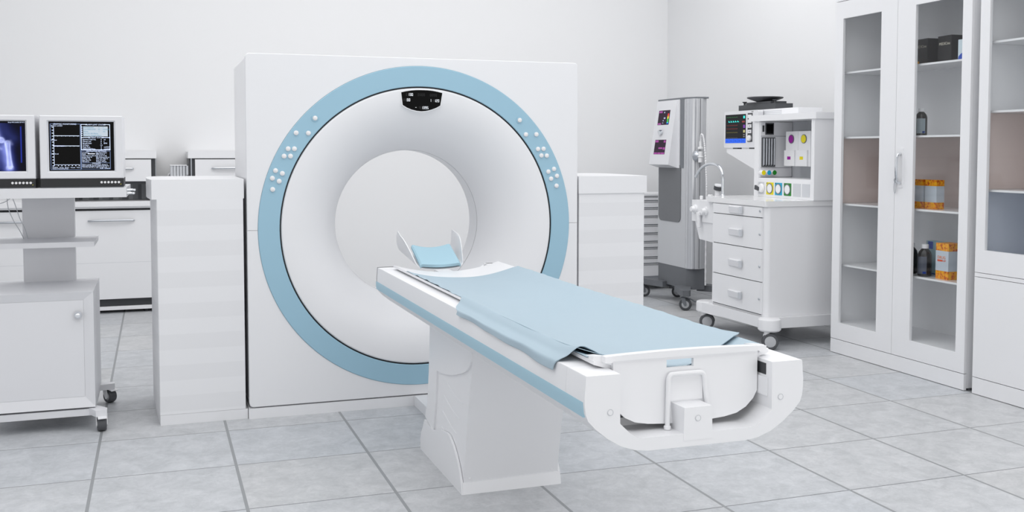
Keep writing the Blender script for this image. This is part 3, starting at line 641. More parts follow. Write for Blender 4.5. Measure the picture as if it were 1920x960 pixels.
def twin_caster(th, x, y, r, ztop, ang):
    d = Vector((math.cos(ang), math.sin(ang), 0)); sd = Vector((-math.sin(ang), math.cos(ang), 0))
    M = Matrix((( d.x, sd.x, 0, x), (d.y, sd.y, 0, y), (0, 0, 1, 0), (0, 0, 0, 1))); off = 0.55*r
    m = MB(); m.lathe([(0, ztop), (0.020, ztop), (0.022, ztop-0.008), (0.019, 2*r*0.84), (0, 2*r*0.84)], (off*0.75, 0, 0), 'z', 18); m.box(off-0.018, off+0.018, -0.010, 0.010, r*0.9, 2*r*0.95, r=0.003); m.rot(M); fk = m.build('caster', WHITE2, th)
    hood = [(1.06*r*math.cos(a), r+1.06*r*math.sin(a)) for a in [-1.0+(PI+0.9)*k/16 for k in range(17)]]
    m = MB(); m.prism(hood, 'y', -0.013, 0.013, r=0.003); m.rot(M); m.build('wheel_hood', TYRE, fk, 'dark grey wheel hood')
    for s_ in (-1, 1):
        m = MB(); m.lathe([(r*0.70, 0.0), (r*0.93, 0.0), (r, 0.004), (r, 0.013), (r*0.93, 0.017), (r*0.72, 0.017), (r*0.70, 0.0)], (0, 0, r), 'y', 36, cap=False)
        m.rot(Matrix.Translation((0, s_*0.014, 0)) @ Matrix.Diagonal((1, s_, 1, 1))); m.rot(M); m.build('tyre', TYRE, fk, 'grey rubber tyre')
        m = MB(); m.lathe([(0, 0.0165), (r*0.55, 0.0165), (r*0.695, 0.0145), (r*0.695, 0.0), (0, 0.0)], (0, 0, r), 'y', 32)
        m.rot(Matrix.Translation((0, s_*0.014, 0)) @ Matrix.Diagonal((1, s_, 1, 1))); m.rot(M); m.build('hub', HUB, fk)

# ------------------------------------------------------------------ monitor cart
def monitor_cart():
    t = thing('monitor_cart', 'white wheeled cart with lower cupboard, middle shelf and top shelf carrying two monitors', 'cart', (-0.28, 0.5, 0))
    x0, x1 = -0.53, -0.03; y0, y1 = 0.25, 0.86
    B(x0, x1, y0+0.03, y1, 0.116, 0.705, r=0.004).build('cupboard_body', SATIN, t)
    # bevelled front frame
    def frame():
        m = MB(); o = (x0, x1, 0.116, 0.706); i = (x0+0.048, x1-0.048, 0.170, 0.664); yo, yi = y0+0.0, y0+0.020
        V = []
        for (a, b, c, d), y in ((o, y0+0.032), (o, yo+0.004), ((i[0], i[1], i[2], i[3]), yi), (i, y0+0.032)):
            V.append([(a, y, c), (b, y, c), (b, y, d), (a, y, d)])
        vs = sum(V, []); fs = []
        for k in range(3):
            for j in range(4): fs.append((k*4+j, k*4+(j+1) % 4, (k+1)*4+(j+1) % 4, (k+1)*4+j))
        for j in range(4): fs.append((12+j, 12+(j+1) % 4, (j+1) % 4, j))
        m.faces(vs, fs); return m
    dr = frame().build('door_frame', SATIN, t, smooth=False)
    B(x0+0.0485, x1-0.0485, y0+0.0185, y0+0.028, 0.1705, 0.6635).build('door_panel', SATIN, dr)
    MB().lathe([(0, -0.028), (0.011, -0.027), (0.017, -0.020), (0.019, -0.012), (0.015, -0.004), (0.009, 0.0), (0.008, 0.02)], (-0.103, y0+0.018, 0.589), 'y', 24, cap=False).build('door_knob', CHROME, dr, 'round chrome knob')
    B(x0+0.02, x1-0.005, y0+0.01, y1-0.01, 0.072, 0.106, r=0.004).build('base_frame', SATIN, t)
    for (cx_, cy2, sx, sy, an) in ((0.0, 0.215, 1, -1, 1.70), (0.015, 0.83, 1, 1, 2.21), (-0.56, 0.215, -1, -1, 1.2), (-0.565, 0.83, -1, 1, 0.4)):
        bx_ = x1-0.05 if sx > 0 else x0+0.05; by_ = y0+0.03 if sy < 0 else y1-0.04
        m = MB(); ex = cx_+sx*0.026
        pl = [(bx_, by_-sy*0.03), (bx_+sx*0.02, by_+sy*0.02), (cx_-sx*0.026, cy2+sy*0.028), (ex, cy2+sy*0.022), (ex, cy2-sy*0.024), (bx_+sx*0.055, by_-sy*0.03)]
        if sx*sy > 0: pl = pl[::-1]
        m.prism(pl, 'z', 0.078, 0.110, r=0.003); m.build('foot_arm', SATIN, t)
        caster(t, cx_, cy2, 0.037, 0.08, an, w=0.042, brake=WHITE2)
    B(-0.405, -0.145, 0.77, 0.83, 0.705, 1.182, r=0.004).build('column', SATIN, t)
    m = MB(); m.hexa([(x0, 0.432, 0.918), (x1, 0.432, 0.918), (x1, 0.86, 0.918), (x0, 0.86, 0.918)], [(x0, 0.432, 0.945), (x1, 0.432, 0.945), (x1, 0.86, 0.945), (x0, 0.86, 0.945)], r=0.002); m.build('middle_shelf', SATIN, t)
    m = MB(); m.hexa([(-0.70, 0.215, 1.184), (0.138, 0.215, 1.184), (0.145, 0.80, 1.184), (-0.70, 0.80, 1.184)], [(-0.70, 0.215, 1.232), (0.138, 0.215, 1.232), (0.145, 0.80, 1.232), (-0.70, 0.80, 1.232)], r=0.002); m.build('top_shelf', SATIN, t)
    lp = [(0.14, 0.245, 1.219), (0.168, 0.245, 1.220), (0.175, 0.25, 1.218), (0.175, 0.42, 1.214), (0.170, 0.425, 1.213), (0.14, 0.425, 1.213)]
    MB().tube(spline(lp, 4), 0.0055, 8).build('push_handle', CHROME, t, 'chrome push handle')
    MB().tube(spline([(p[0]-0.004, p[1], p[2]-0.017) for p in lp], 4), 0.0055, 8).build('push_handle', CHROME, t, 'chrome push handle')
    cabs = [[(-0.47, 0.72, 1.184), (-0.465, 0.70, 1.12), (-0.44, 0.69, 1.05), (-0.41, 0.70, 0.99), (-0.395, 0.72, 0.947)],
            [(-0.45, 0.72, 1.184), (-0.43, 0.70, 1.13), (-0.41, 0.70, 1.06), (-0.385, 0.70, 1.0), (-0.375, 0.72, 0.947)],
            [(-0.43, 0.66, 1.184), (-0.47, 0.65, 1.15), (-0.53, 0.65, 1.135), (-0.60, 0.66, 1.15), (-0.63, 0.67, 1.184)]]
    for c in cabs: MB().tube(spline(c, 8), 0.0022, 6).build('cable', SHADEW, t)
monitor_cart()

def femur_rgb(u, v):
    """content of the left display: a blue x-ray of a hip joint; u right, v up in 0..1"""
    def seg(px, py, ax, ay, bx_, by_):
        dx, dy = bx_-ax, by_-ay; tt = max(0, min(1, ((px-ax)*dx+(py-ay)*dy)/(dx*dx+dy*dy))); return math.hypot(px-ax-dx*tt, py-ay-dy*tt), tt
    x, y = u, v*0.83
    if v > 0.965: return (0.004, 0.004, 0.006)
    gl = 0.0
    d, tt = seg(x, y, 0.70, 0.40, 0.75, 0.02); gl += 0.95*math.exp(-(d/0.085)**2)
    d, tt = seg(x, y, 0.55, 0.08, 0.57, 0.50); gl += 0.50*math.exp(-(d/0.075)**2)
    d, tt = seg(x, y, 0.53, 0.80, 0.62, 0.55); gl += 0.60*math.exp(-(d/0.060)**2)
    d, tt = seg(x, y, 0.64, 0.78, 0.80, 0.55); gl += 0.22*math.exp(-(d/0.10)**2)
    bone = 0.0
    d, tt = seg(x, y, 0.735, 0.47, 0.765, 0.08); w = 0.036-0.010*math.sin(PI*tt); bone += (math.exp(-((d-w)/0.011)**2)+0.40*(d < w))*(gl+0.35)
    d = math.hypot(x-0.645, (y-0.515)); bone += 0.75*math.exp(-((d-0.042)/0.013)**2)+0.35*(d < 0.042)
    d, tt = seg(x, y, 0.65, 0.51, 0.74, 0.47); bone += 0.45*math.exp(-(d/0.028)**2)
    d, tt = seg(x, y, 0.775, 0.50, 0.80, 0.45); bone += 0.45*math.exp(-(d/0.024)**2)
    d, tt = seg(x, y, 0.57, 0.82, 0.61, 0.57); bone += 0.65*math.exp(-(d/0.022)**2)
    d, tt = seg(x, y, 0.545, 0.44, 0.64, 0.37); bone += 0.35*math.exp(-(d/0.020)**2)
    for cx_, cy2 in ((0.735, 0.055), (0.79, 0.055)): bone += 0.4*math.exp(-((math.hypot(x-cx_, y-cy2)-0.022)/0.014)**2)
    st = 0.50*math.exp(-((x-0.935)/0.007)**2)*(0.14 < y < 0.74)
    hole = math.exp(-(math.hypot((x-0.55)/0.035, (y-0.63)/0.06))**4)
    gl = gl+0.3*min(1, bone)
    g = min(1, gl)*(1-0.85*hole); b = min(1.0, bone)
    fx = 0.9+0.1*math.sin(31*x+17*y)*math.sin(23*y-9*x)
    r_ = (0.02*g+0.30*g*g+0.55*b*g)*fx; g_ = (0.05*g+0.34*g*g+0.60*b*g)*fx; b_ = (0.42*g+0.42*g*g+0.6*b*g)*fx+st
    return (0.004+r_*0.8+0.05*st, 0.004+g_*0.8+0.1*st, 0.01+min(1.0, b_))
def vcol_screen(mb_name, x0, x1, z0, z1, y, fn, parent, nu=110, nv=92):
    me = bpy.data.meshes.new(mb_name); off = Vector((0, 0, 0)); q = parent
    while q is not None: off += q.location; q = q.parent
    vs = []; cs = []
    for j in range(nv+1):
        for i in range(nu+1):
            u, v = i/nu, j/nv; vs.append((x0+(x1-x0)*u-off.x, y-off.y, z0+(z1-z0)*v-off.z)); cs.append((*fn(u, v), 1))
    fs = [(j*(nu+1)+i, j*(nu+1)+i+1, (j+1)*(nu+1)+i+1, (j+1)*(nu+1)+i) for j in range(nv) for i in range(nu)]
    me.from_pydata(vs, [], fs); ca = me.color_attributes.new('content', 'FLOAT_COLOR', 'POINT')
    for i, c in enumerate(cs): ca.data[i].color = c
    m = bpy.data.materials.new('lit_xray_screen'); m.use_nodes = True; nt = m.node_tree; b = nt.nodes['Principled BSDF']
    a = nt.nodes.new('ShaderNodeVertexColor'); a.layer_name = 'content'
    b.inputs['Base Color'].default_value = (0.002, 0.002, 0.003, 1); b.inputs['Roughness'].default_value = 0.3; b.inputs['Specular IOR Level'].default_value = 0.05
    nt.links.new(a.outputs['Color'], b.inputs['Emission Color']); b.inputs['Emission Strength'].default_value = 1.0
    me.materials.append(m); o = bpy.data.objects.new(mb_name, me); COL.objects.link(o); o.parent = parent; o['label'] = 'lit display showing a blue x-ray of a hip and thigh bone'
    return o

SCRW = mat('pale_blue_display_ink', (205, 218, 245), 0.5, emit=0.85)
SCRL = mat('light_display_panel', (170, 180, 190), 0.5, emit=0.55)
SCRF = mat('grey_blue_display_frame', (110, 128, 165), 0.5, emit=0.5)
def crt_monitor(xl, xr, which):
    lab = 'boxy white monitor showing white text and graphs on black, on the cart top shelf' if which == 'data' else 'boxy white monitor showing a blue bone x-ray, cut by the left edge of the photo'
    yf = 0.262
    t = thing('monitor', lab, 'monitor', ((xl+xr)/2, 0.45, 1.2325), 'monitors on the cart')
    zb_, zt = 1.2325, 1.594
    # front shell with tilted recess around the screen
    sx0, sx1, sz0, sz1 = xl+0.041, xr-0.043, 1.3165, 1.564
    m = MB(); o = (xl, xr, 1.279, zt)
    V = []
    rings = [((xl, xr, 1.279, zt), 0.62), ((xl, xr, 1.279, zt), yf+0.004), ((xl+0.004, xr-0.004, 1.283, zt-0.004), yf), ((sx0-0.008, sx1+0.008, sz0-0.008, sz1+0.006), yf), ((sx0, sx1, sz0, sz1), yf+0.010), ((sx0, sx1, sz0, sz1), yf+0.030)]
    for (a, b, c, d), y in rings: V += [(a, y, c), (b, y, c), (b, y, d), (a, y, d)]
    fs = [(k*4+j, k*4+(j+1) % 4, (k+1)*4+(j+1) % 4, (k+1)*4+j) for k in range(5) for j in range(4)]+[(0, 1, 2, 3)[::-1], (20, 21, 22, 23)]
    m.faces(V, fs); sh = m.build('casing', SATIN, t, smooth=False)
    B(xl+0.001, xr-0.001, yf+0.003, 0.60, zb_+0.004, 1.2785, r=0.002).build('control_strip', mat('black_control_strip', (28, 29, 32), 0.45), t, 'black strip with round white buttons')
    B(xl+0.003, xr-0.003, yf+0.006, 0.58, zb_, zb_+0.004).build('base_edge', MGREY, t)
    for k in range(6):
        x = xr-0.105+0.0163*k
        MB().lathe([(0, -0.004), (0.0045, -0.004), (0.0062, -0.0015), (0.0062, 0.004)], (x, yf+0.003, 1.2585), 'y', 16, cap=False).build('button', BTNW, t, 'white round button')
    B(xr-0.0155, xr-0.0125, yf+0.0015, yf+0.0035, 1.2585, 1.2605).build('led', MGREY, t)
    B(xr-0.0155, xr-0.0125, yf+0.0015, yf+0.0035, 1.2475, 1.2495).build('led', E_YEL, t, 'tiny yellow indicator light')
    ys = yf+0.0145
    if which == 'xray':
        B(sx0+0.0005, sx1-0.0005, ys, ys+0.01, sz0+0.0005, sz1-0.0005).build('screen', SCREENB, t)
        o = vcol_screen('screen_image', sx0+0.001, sx1-0.001, sz0+0.001, sz1-0.001, ys-0.0005, femur_rgb, t)
        m = MB(); m.text('Body AVG 0.6000 30 W 0', 0.0068, (sx1-0.004, ys-0.001, sz1-0.0065), (1, 0, 0), (0, 0, 1), align='RIGHT'); m.build('screen_text', SCRW, t)
        return
    sc = B(sx0+0.0005, sx1-0.0005, ys, ys+0.01, sz0+0.0005, sz1-0.0005).build('screen', SCREENB, t, 'black display with white text and graph lines')
    Wd, Hd = sx1-sx0, sz1-sz0; yy = ys-0.0008
    # crop coordinates of the screen: 0..1 right, 0..1 down
    def P(u, v): return sx0+Wd*u, sz1-Hd*v
    def rect(m, u0, u1, v0, v1):
        a, b = P(u0, v0), P(u1, v1); m.box(a[0], b[0], yy, yy+0.0004, b[1], a[1])
    fr = MB(); t_ = 0.006
    for (u0, u1, v0, v1) in ((0.02, 0.115, .045, .053), (0.38, 0.485, .045, .053), (0.02, 0.028, .045, .975), (0.475, 0.483, .045, .975), (0.02, 0.49, .968, .975), (0.49, 0.94, .96, .967), (0.932, 0.94, .60, .967), (0.485, 0.493, .60, .96), (0.49, 0.94, .597, .603), (0.50, 0.66, .835, .841), (0.78, 0.94, .835, .841)): rect(fr, u0, u1, v0, v1)
    fr.build('frame_lines', SCRF, sc)
    w = MB()
    for (u0, u1, v0, v1) in ((0.49, 0.59, .050, .060), (0.84, 0.94, .050, .060), (0.49, 0.498, .05, .58), (0.932, 0.94, .05, .58), (0.49, 0.94, .565, .578), (0.49, 0.63, .315, .326), (0.81, 0.94, .315, .326),
                             (0.072, 0.078, .10, .90), (0.072, 0.465, .283, .293), (0.072, 0.465, .487, .497), (0.072, 0.465, .870, .876), (0.06, 0.24, .488, .500), (0.59, 0.70, .645, .660)): rect(w, u0, u1, v0, v1)
    for i in range(6): rect(w, 0.13+0.062*i, 0.134+0.062*i, .293, .302); rect(w, 0.13+0.062*i, 0.134+0.062*i, .497, .506)
    for i in range(7): rect(w, 0.13+0.053*i, 0.142+0.053*i, .885, .900)
    for i in range(14): rect(w, 0.048, 0.070, .11+.06*i, .122+.06*i)
    for i in range(5): rect(w, 0.502, 0.512, .100+.042*i, .118+.042*i)
    w.build('graph_lines', SCRW, sc)
    lp = MB(); rect(lp, 0.525, 0.905, .095, .298); lp.build('alarm_panel', SCRL, sc, 'light panel with faint blue text')
    yy2 = yy-0.0006
    tx = MB()
    def T(s, u, v, size, al='LEFT', mb=None): x, z = P(u, v); (mb or tx).text(s, size, (x, yy2, z), (1, 0, 0), (0, 0, 1), align=al)
    T('GRAPHIC MONITORING', 0.245, .053, 0.0098, 'CENTER'); T('ALARM LIMIT STATUS', 0.715, .060, 0.0098, 'CENTER'); T('PATIENT STATUS', 0.72, .322, 0.0094, 'CENTER')
    T('20 Paw cmH2O', 0.035, .088, 0.0082); T('20 Flow', 0.035, .375, 0.0082); T('200 Vt ml', 0.035, .655, 0.0082)
    for i, (a, b, c) in enumerate((('Exhaled Tidal Vol.', '0', 'ml'), ('Minute Vol.', '0', 'L'), ('Breath Rate', '0', 'BPM'), ('I:E Ratio', '1:0', ''), ('Peak Pres.', '0', 'cmH2O'), ('PEEP/CPAP Pres.', '0', 'cmH2O'))):
        T(a, 0.515, .363+.038*i, 0.0086); T(b, 0.80, .363+.038*i, 0.0086, 'CENTER'); T(c, 0.84, .363+.038*i, 0.0086)
    T('VENTILATOR SETTINGS', 0.72, .602, 0.0090, 'CENTER')
    for i, (a, b) in enumerate((('Ventilation', 'Insp. Pause 0 sec'), ('Mode', 'PEEP Press. 0'), ('Tidal Volume 100 ml', 'Sup. Press. 0 off'), ('Breath Rate 10', 'Max Pressure 40 cm'), ('I:E Ratio 1:2', 'High Vol. 1000 ml'), ('Insp. Flow 30', 'Low Vol. 0 off'), ('Waveform', 'Oxygen 100 pct'))):
        T(a, 0.50, .632+.030*i, 0.0076); T(b, 0.715, .632+.030*i, 0.0076)
    T('MESSAGES', 0.72, .845, 0.0088, 'CENTER')
    for i, a in enumerate(('Select a graph or a setting to change it,', 'then press the dial to confirm the choice.', 'Turn the dial left or right to move on.')): T(a, 0.50, .873+.026*i, 0.0076)
    T('16:30  12.06.98', 0.925, .948, 0.0076, 'RIGHT'); T('GRAPH   10 Sec  20 Sec   Freeze   Print', 0.045, .930, 0.0078); T('Volume Monitoring Only', 0.045, .955, 0.0072)
    tx.build('screen_text', SCRW, sc)
    tb = MB()
    for i, (a, b, c) in enumerate((('Low Pressure', '5', 'L'), ('Low PEEP/CPAP', '40', 'cmH2O'), ('Apnea', '1', 'sec'), ('Low Vol. Air Alarm', '', ''), ('Low Vol. Oxygen Alarm', '', ''))):
        T(a, 0.53, .115+.041*i, 0.0085, mb=tb); T(b, 0.77, .115+.041*i, 0.0085, 'CENTER', tb); T(c, 0.83, .115+.041*i, 0.0085, mb=tb)
    tb.build('alarm_text', ec('teal_display_ink', (80, 140, 165), 0.5), sc)
crt_monitor(-0.262, 0.125, 'data')
crt_monitor(-0.672, -0.283, 'xray')

# ------------------------------------------------------------------ back counter
def base_unit(xa, xb, label):
    t = thing('base_cabinet', label, 'cabinet', ((xa+xb)/2, 4.45, 0), 'white base cabinets under the back worktop' )
    xm = (xa+xb)/2
    B(xa+0.002, xb-0.002, 4.225, 4.74, 0.062, 0.918).build('carcass', mat('charcoal_carcass', (52, 54, 58), 0.5), t, 'charcoal carcass edge')
    d = B(xm-0.335, xm+0.335, 4.20, 4.224, 0.126, 0.899, r=0.002).build('door', WHITE2, t)
    hp = [(xm-0.19, 4.196, 0.812), (xm-0.15, 4.178, 0.814), (xm, 4.170, 0.815), (xm+0.15, 4.178, 0.814), (xm+0.19, 4.196, 0.812)]
    MB().tube(spline(hp, 6), lambda s: 0.003+0.006*math.sin(PI*s)**0.5, 8).build('bar_handle', STEEL, d, 'slim silver bar handle')
    B(xm-0.335, xm+0.335, 4.1995, 4.2005, 0.444, 0.446).build('door_seam', SHADEW, d)
    B(xa+0.002, xb-0.002, 4.205, 4.70, 0.028, 0.060, r=0.002).build('base_rail', WHITE2, t)
    for fx in (xa+0.08, xb-0.08):
        for fy in (4.27, 4.66): MB().cyl((fx, fy, 0), 'z', 0.018, 0.03, 12).build('foot', DGREY, t)
base_unit(-0.445, 0.265, 'white base cabinet with slim bar handle, seen between the monitor cart and the side cabinet')
base_unit(-1.165, -0.455, 'white base cabinet at the far left, glimpsed behind the monitor cart shelves')
base_unit(0.275, 0.985, 'white base cabinet behind the banded side cabinet')
wt = MB(); wt.box(-1.9, 1.45, 4.165, 4.745, 0.936, 0.980, r=0.010, seg=3); wt.box(-1.9, 1.45, 4.185, 4.74, 0.9195, 0.9365)
tag(wt.build('back_worktop', WHITE2), 'long white worktop running along the back wall on top of the base cabinets', 'worktop')
def hutch(xa, xb, label):
    t = thing('drawer_hutch', label, 'cabinet', ((xa+xb)/2, 4.45, 0.981), 'white drawer units on the back worktop')
    MB().prism([(xa-0.004, 1.352), (xb+0.003, 1.352), (xb+0.003, 1.405)]+[(xb+0.003-0.012+0.012*math.cos(a), 1.405+0.012*math.sin(a)) for a in (0.4, 0.8, 1.2)]+[(xb-0.010, 1.4175), (xa+0.010, 1.4175)]+[(xa-0.004+0.012-0.012*math.cos(a), 1.405+0.012*math.sin(a)) for a in (1.2, 0.8, 0.4)]+[(xa-0.004, 1.405)], 'y', 4.20, 4.745, r=0.002).build('top_cap', WHITE2, t)
    DK = mat('charcoal_hutch_frame', (58, 60, 64), 0.4)
    m = MB(); m.box(xa+0.002, xa+0.052, 4.225, 4.74, 0.981, 1.351); m.box(xb-0.052, xb-0.002, 4.225, 4.74, 0.981, 1.351); m.box(xa+0.052, xb-0.052, 4.235, 4.74, 1.126, 1.351)
    m.build('frame', DK, t, 'charcoal frame')
    B(xa+0.018, xa+0.028, 4.222, 4.2245, 0.981, 1.351).build('frame_trim', STEEL, t, 'thin silver trim strip'); B(xb-0.008, xb-0.003, 4.222, 4.2245, 0.981, 1.351).build('frame_trim', STEEL, t, 'thin silver trim strip')
    d = B(xa+0.055, xb-0.043, 4.205, 4.2345, 1.152, 1.343, r=0.002).build('drawer', WHITE2, t); xm = (xa+xb)/2+0.004
    hp = [(xm-0.185, 4.20, 1.262), (xm-0.15, 4.185, 1.264), (xm, 4.178, 1.265), (xm+0.15, 4.185, 1.264), (xm+0.185, 4.20, 1.262)]
    MB().tube(spline(hp, 6), lambda s: 0.003+0.006*math.sin(PI*s)**0.5, 8).build('bar_handle', STEEL, d, 'slim silver bar handle')
    G = [mat('grey_slat_a', (150, 153, 158), 0.5), mat('grey_slat_b', (120, 123, 128), 0.5), mat('grey_slat_c', (176, 179, 184), 0.5)]
    k = 0; x = xa+0.053
    while x < xb-0.06:
        w = (0.045, 0.03, 0.055, 0.035)[k % 4]; w = min(w, xb-0.053-x)
        B(x, x+w, 4.50+0.004*(k % 2), 4.52, 0.981, 1.125).build('back_slat', G[k % 3], t); x += w; k += 1
hutch(-0.465, 0.287, 'white drawer unit on the back worktop, right behind the text monitor')
hutch(0.558, 1.31, 'white drawer unit on the back worktop, partly hidden by the scanner gantry')
# slatted holder beside the right hutch and a small tap
def slat_box():
    t = thing('slatted_holder', 'small grey slatted holder on the back worktop between the two drawer units', 'holder', (0.475, 4.3, 0.981))
    xs = [0.405+0.026*i for i in range(6)]
    for i, x in enumerate(xs): B(x, x+0.021, 4.25, 4.258, 0.985, 1.286, r=0.001).build('slat', SHADEW, t)
    B(0.403, 0.545, 4.245, 4.34, 1.286, 1.294, r=0.001).build('top_rail', WHITE2, t); B(0.403, 0.545, 4.245, 4.34, 0.981, 0.990).build('bottom_tray', SHADEW, t)
    B(0.403, 0.545, 4.332, 4.34, 0.99, 1.286).build('rear_plate', SHADEW, t)
    B(0.540, 0.556, 4.235, 4.262, 1.205, 1.285, r=0.002).build('clip', SHADEW, t)
slat_box()
tp = MB(); tp.cyl((0.41, 4.50, 0.9805), 'z', 0.022, 0.012, 20); tp.tube(spline([(0.41, 4.50, 0.985), (0.41, 4.50, 1.12), (0.41, 4.49, 1.185), (0.405, 4.46, 1.208), (0.390, 4.40, 1.202), (0.385, 4.38, 1.185)], 6), 0.010, 10); tp.tube([(0.41, 4.50, 1.19), (0.43, 4.48, 1.222)], 0.006, 8)
tag(tp.build('tap', WHITE2), 'small white tap on the back worktop, its tip just above the side cabinet', 'tap')

# ------------------------------------------------------------------ drawer trolley in the corner
def drawer_trolley():
    t = thing('drawer_trolley', 'grey-white column of shallow drawers standing in the back right corner', 'drawer unit', (5.05, 4.25, 0))
    x0, x1, y0, y1 = 4.72, 5.36, 4.0, 4.46
    B(x0, x1, y0+0.02, y1, 0.075, 0.965, r=0.004).build('body', STEELF, t); B(x0-0.01, x1+0.01, y0-0.005, y1+0.01, 0.965, 0.985, r=0.004).build('top', WHITE2, t)
    zs = [0.965, 0.915, 0.842, 0.757, 0.670, 0.585, 0.500, 0.437, 0.340, 0.275, 0.14]
    for a, b in zip(zs, zs[1:]):
        d = B(x0+0.02, x1-0.045, y0, y0+0.019, b+0.006, a-0.006, r=0.002).build('drawer', SATIN, t)
        B(x0+0.02, x1-0.045, y0-0.004, y0+0.002, a-0.016, a-0.012).build('pull_lip', DGREY, d)
    for x in (x0+0.06, x1-0.06):
        for y in (y0+0.06, y1-0.06): MB().cyl((x, y, 0.0), 'z', 0.02, 0.076, 14).build('leg', DGREY, t)
drawer_trolley()

# ------------------------------------------------------------------ silver tower machine
def tower():
    t = thing('dialysis_machine', 'tall silver tower machine with two small purple touchscreens, behind the anaesthesia cart', 'medical machine', (4.95, 3.15, 0))
    XF = 4.85
    fp = [(XF, 3.50), (XF, 3.02)]+[(XF+0.075-0.075*math.cos(a), 2.94-0.085*math.sin(a)) for a in [PI/2*k/8 for k in range(9)]]+[(4.955, 2.855), (5.02, 2.90), (5.02, 3.50)]
    MB().prism(fp, 'z', 0.345, 1.893, r=0.002, ang=0.6).build('tower_body', TOWERM, t, ang=0.5)
    MB().prism([(XF-0.006, 3.504), (XF-0.006, 3.0), (XF+0.055, 2.86), (5.02, 2.86), (5.02, 3.504)], 'z', 1.8935, 1.908, r=0.003).build('top_cover', MGREY, t)
    MB().prism([(XF+0.002, 3.49)]+[(XF+0.002, 3.03)]+[(XF+0.07-0.068*math.cos(a), 2.955-0.07*math.sin(a)) for a in [PI/2*k/6 for k in range(7)]]+[(5.00, 2.87), (5.00, 3.49)], 'z', 0.155, 0.3445, r=0.002, ang=0.6).build('base_housing', TBASE, t, ang=0.5)
    B(XF-0.004, XF-0.0005, 3.005, 3.070, 1.262, 1.893).build('dark_seam', MGREY, t)
    MB().cyl((4.896, 2.922, 0.346), 'z', 0.060, 1.545, 40).build('corner_column', mat('satin_silver_column', (205, 207, 211), 0.22, 0.6), t, 'rounded shiny silver corner column')
    B(4.930, 4.934, 2.8535, 2.8560, 0.35, 1.89).build('side_seam', DGREY, t)
    poly = [(y, z) for y, z in rrect(3.052, 3.482, 0.757, 1.30, 0.055, 6)]
    MB().prism(poly, 'x', XF-0.006, XF-0.0005, r=0.002).build('recess_panel', mat('charcoal_recess_panel', (112, 114, 118), 0.5), t, 'charcoal lower panel with rounded corners')
    B(XF-0.008, XF-0.0005, 3.075, 3.505, 1.262, 1.893, r=0.003).build('panel_backing', SATIN, t)
    # wedge console
    ya, yb = 3.115, 3.505; xt, xb_ = XF-0.010, XF-0.102; zt, zb2 = 1.888, 1.292
    MB().hexa([(xb_, ya, zb2), (xb_, yb, zb2), (XF-0.008, yb, 1.262), (XF-0.008, ya, 1.262)], [(xt-0.004, ya, zt), (xt-0.004, yb, zt), (XF-0.008, yb, zt), (XF-0.008, ya, zt)], r=0.003).build('console', SATIN, t)
    def FP(u, v, o=0.0):   # u from left (far y) to right, v from top
        x = (xt-0.004)+(xb_-(xt-0.004))*v-o; z = zt+(zb2-zt)*v; return Vector((x, yb+(ya-yb)*u, z))
    nrm = Vector((-(zt-zb2), 0, -(xt-xb_))).normalized(); nrm = Vector((nrm.x, 0, nrm.z))
    def quad(name, m, u0, u1, v0, v1, o, th, par, lab=None):
        a, b, c, d = [FP(u, v)+nrm*o for u, v in ((u0, v1), (u1, v1), (u1, v0), (u0, v0))]
        mm = MB(); mm.hexa([p-nrm*th for p in (a, b, c, d)], [a, b, c, d]); return mm.build(name, m, par, lab)
    s1 = quad('screen', PURPB, .17, .74, .145, .375, 0.001, 0.004, t, 'small upper touchscreen with coloured bar')
    s2 = quad('screen', PURPB, .18, .74, .61, .84, 0.001, 0.004, t, 'small lower touchscreen with purple buttons')
    for (u0, u1, v0, v1) in ((.20, .36, .155, .185), (.19, .36, .345, .37)): quad('screen_key', PURPLE, u0, u1, v0, v1, 0.0022, 0.001, s1)
    for (u0, u1, v0, v1) in ((.20, .36, .618, .65), (.20, .36, .81, .838), (.38, .54, .81, .838), (.56, .73, .81, .838), (.63, .73, .62, .655), (.63, .73, .73, .765), (.40, .60, .73, .755)): quad('screen_key', PURPLE, u0, u1, v0, v1, 0.0022, 0.001, s2)
    cs = [E_RED, E_RED, E_ORG, E_YEL, E_YEL, E_GRN, E_GRN, E_GRN, E_CYN, E_BLU]
    for i, m in enumerate(cs): quad('level_bar', m, .64, .71, .20+.0165*i, .213+.0165*i, 0.0022, 0.001, s1)
    tm = MB()
    for txt, u, v, sz in (('60', .47, .18, .018), ('120', .50, .27, .022), ('99', .45, .31, .016), ('1.8', .44, .345, .014)):
        tm.text(txt, sz, FP(u, v)+nrm*0.0025, (0, -1, 0), (xt-xb_-0.004, 0, zt-zb2))
    tm.build('screen_text', SCRW, s1)
    c = FP(.45, .49)
    MB().tube([c+nrm*0.0, c+nrm*0.03], 0.024, 20).build('dial', CHROME, t, 'silver dial between the screens')
    # star base with four casters
    def leg(x, y, sx, sy):
        d = Vector((x-4.93, y-3.18, 0)); 
        s_ = Vector((-d.y, d.x, 0)).normalized(); e = Vector((x, y, 0)); b_ = Vector((4.93, 3.18, 0))+d*0.35; m = MB()
        pl = [b_-s_*0.075, e-s_*0.045, e-s_*0.028+d.normalized()*0.045, e+s_*0.028+d.normalized()*0.045, e+s_*0.045, b_+s_*0.075]
        m.prism([(p.x, p.y) for p in pl], 'z', 0.128, 0.182, r=0.004); m.build('base_leg', TBASE, t)
    for (x, y, an) in ((4.715, 2.707, 2.55), (4.77, 3.62, 2.7), (5.05, 3.47, 2.4), (5.25, 2.72, 2.4)):
        leg(x, y, 0, 0); caster(t, x, y, 0.055, 0.13, an, tyre=DGREY, fork=MGREY, w=0.03)
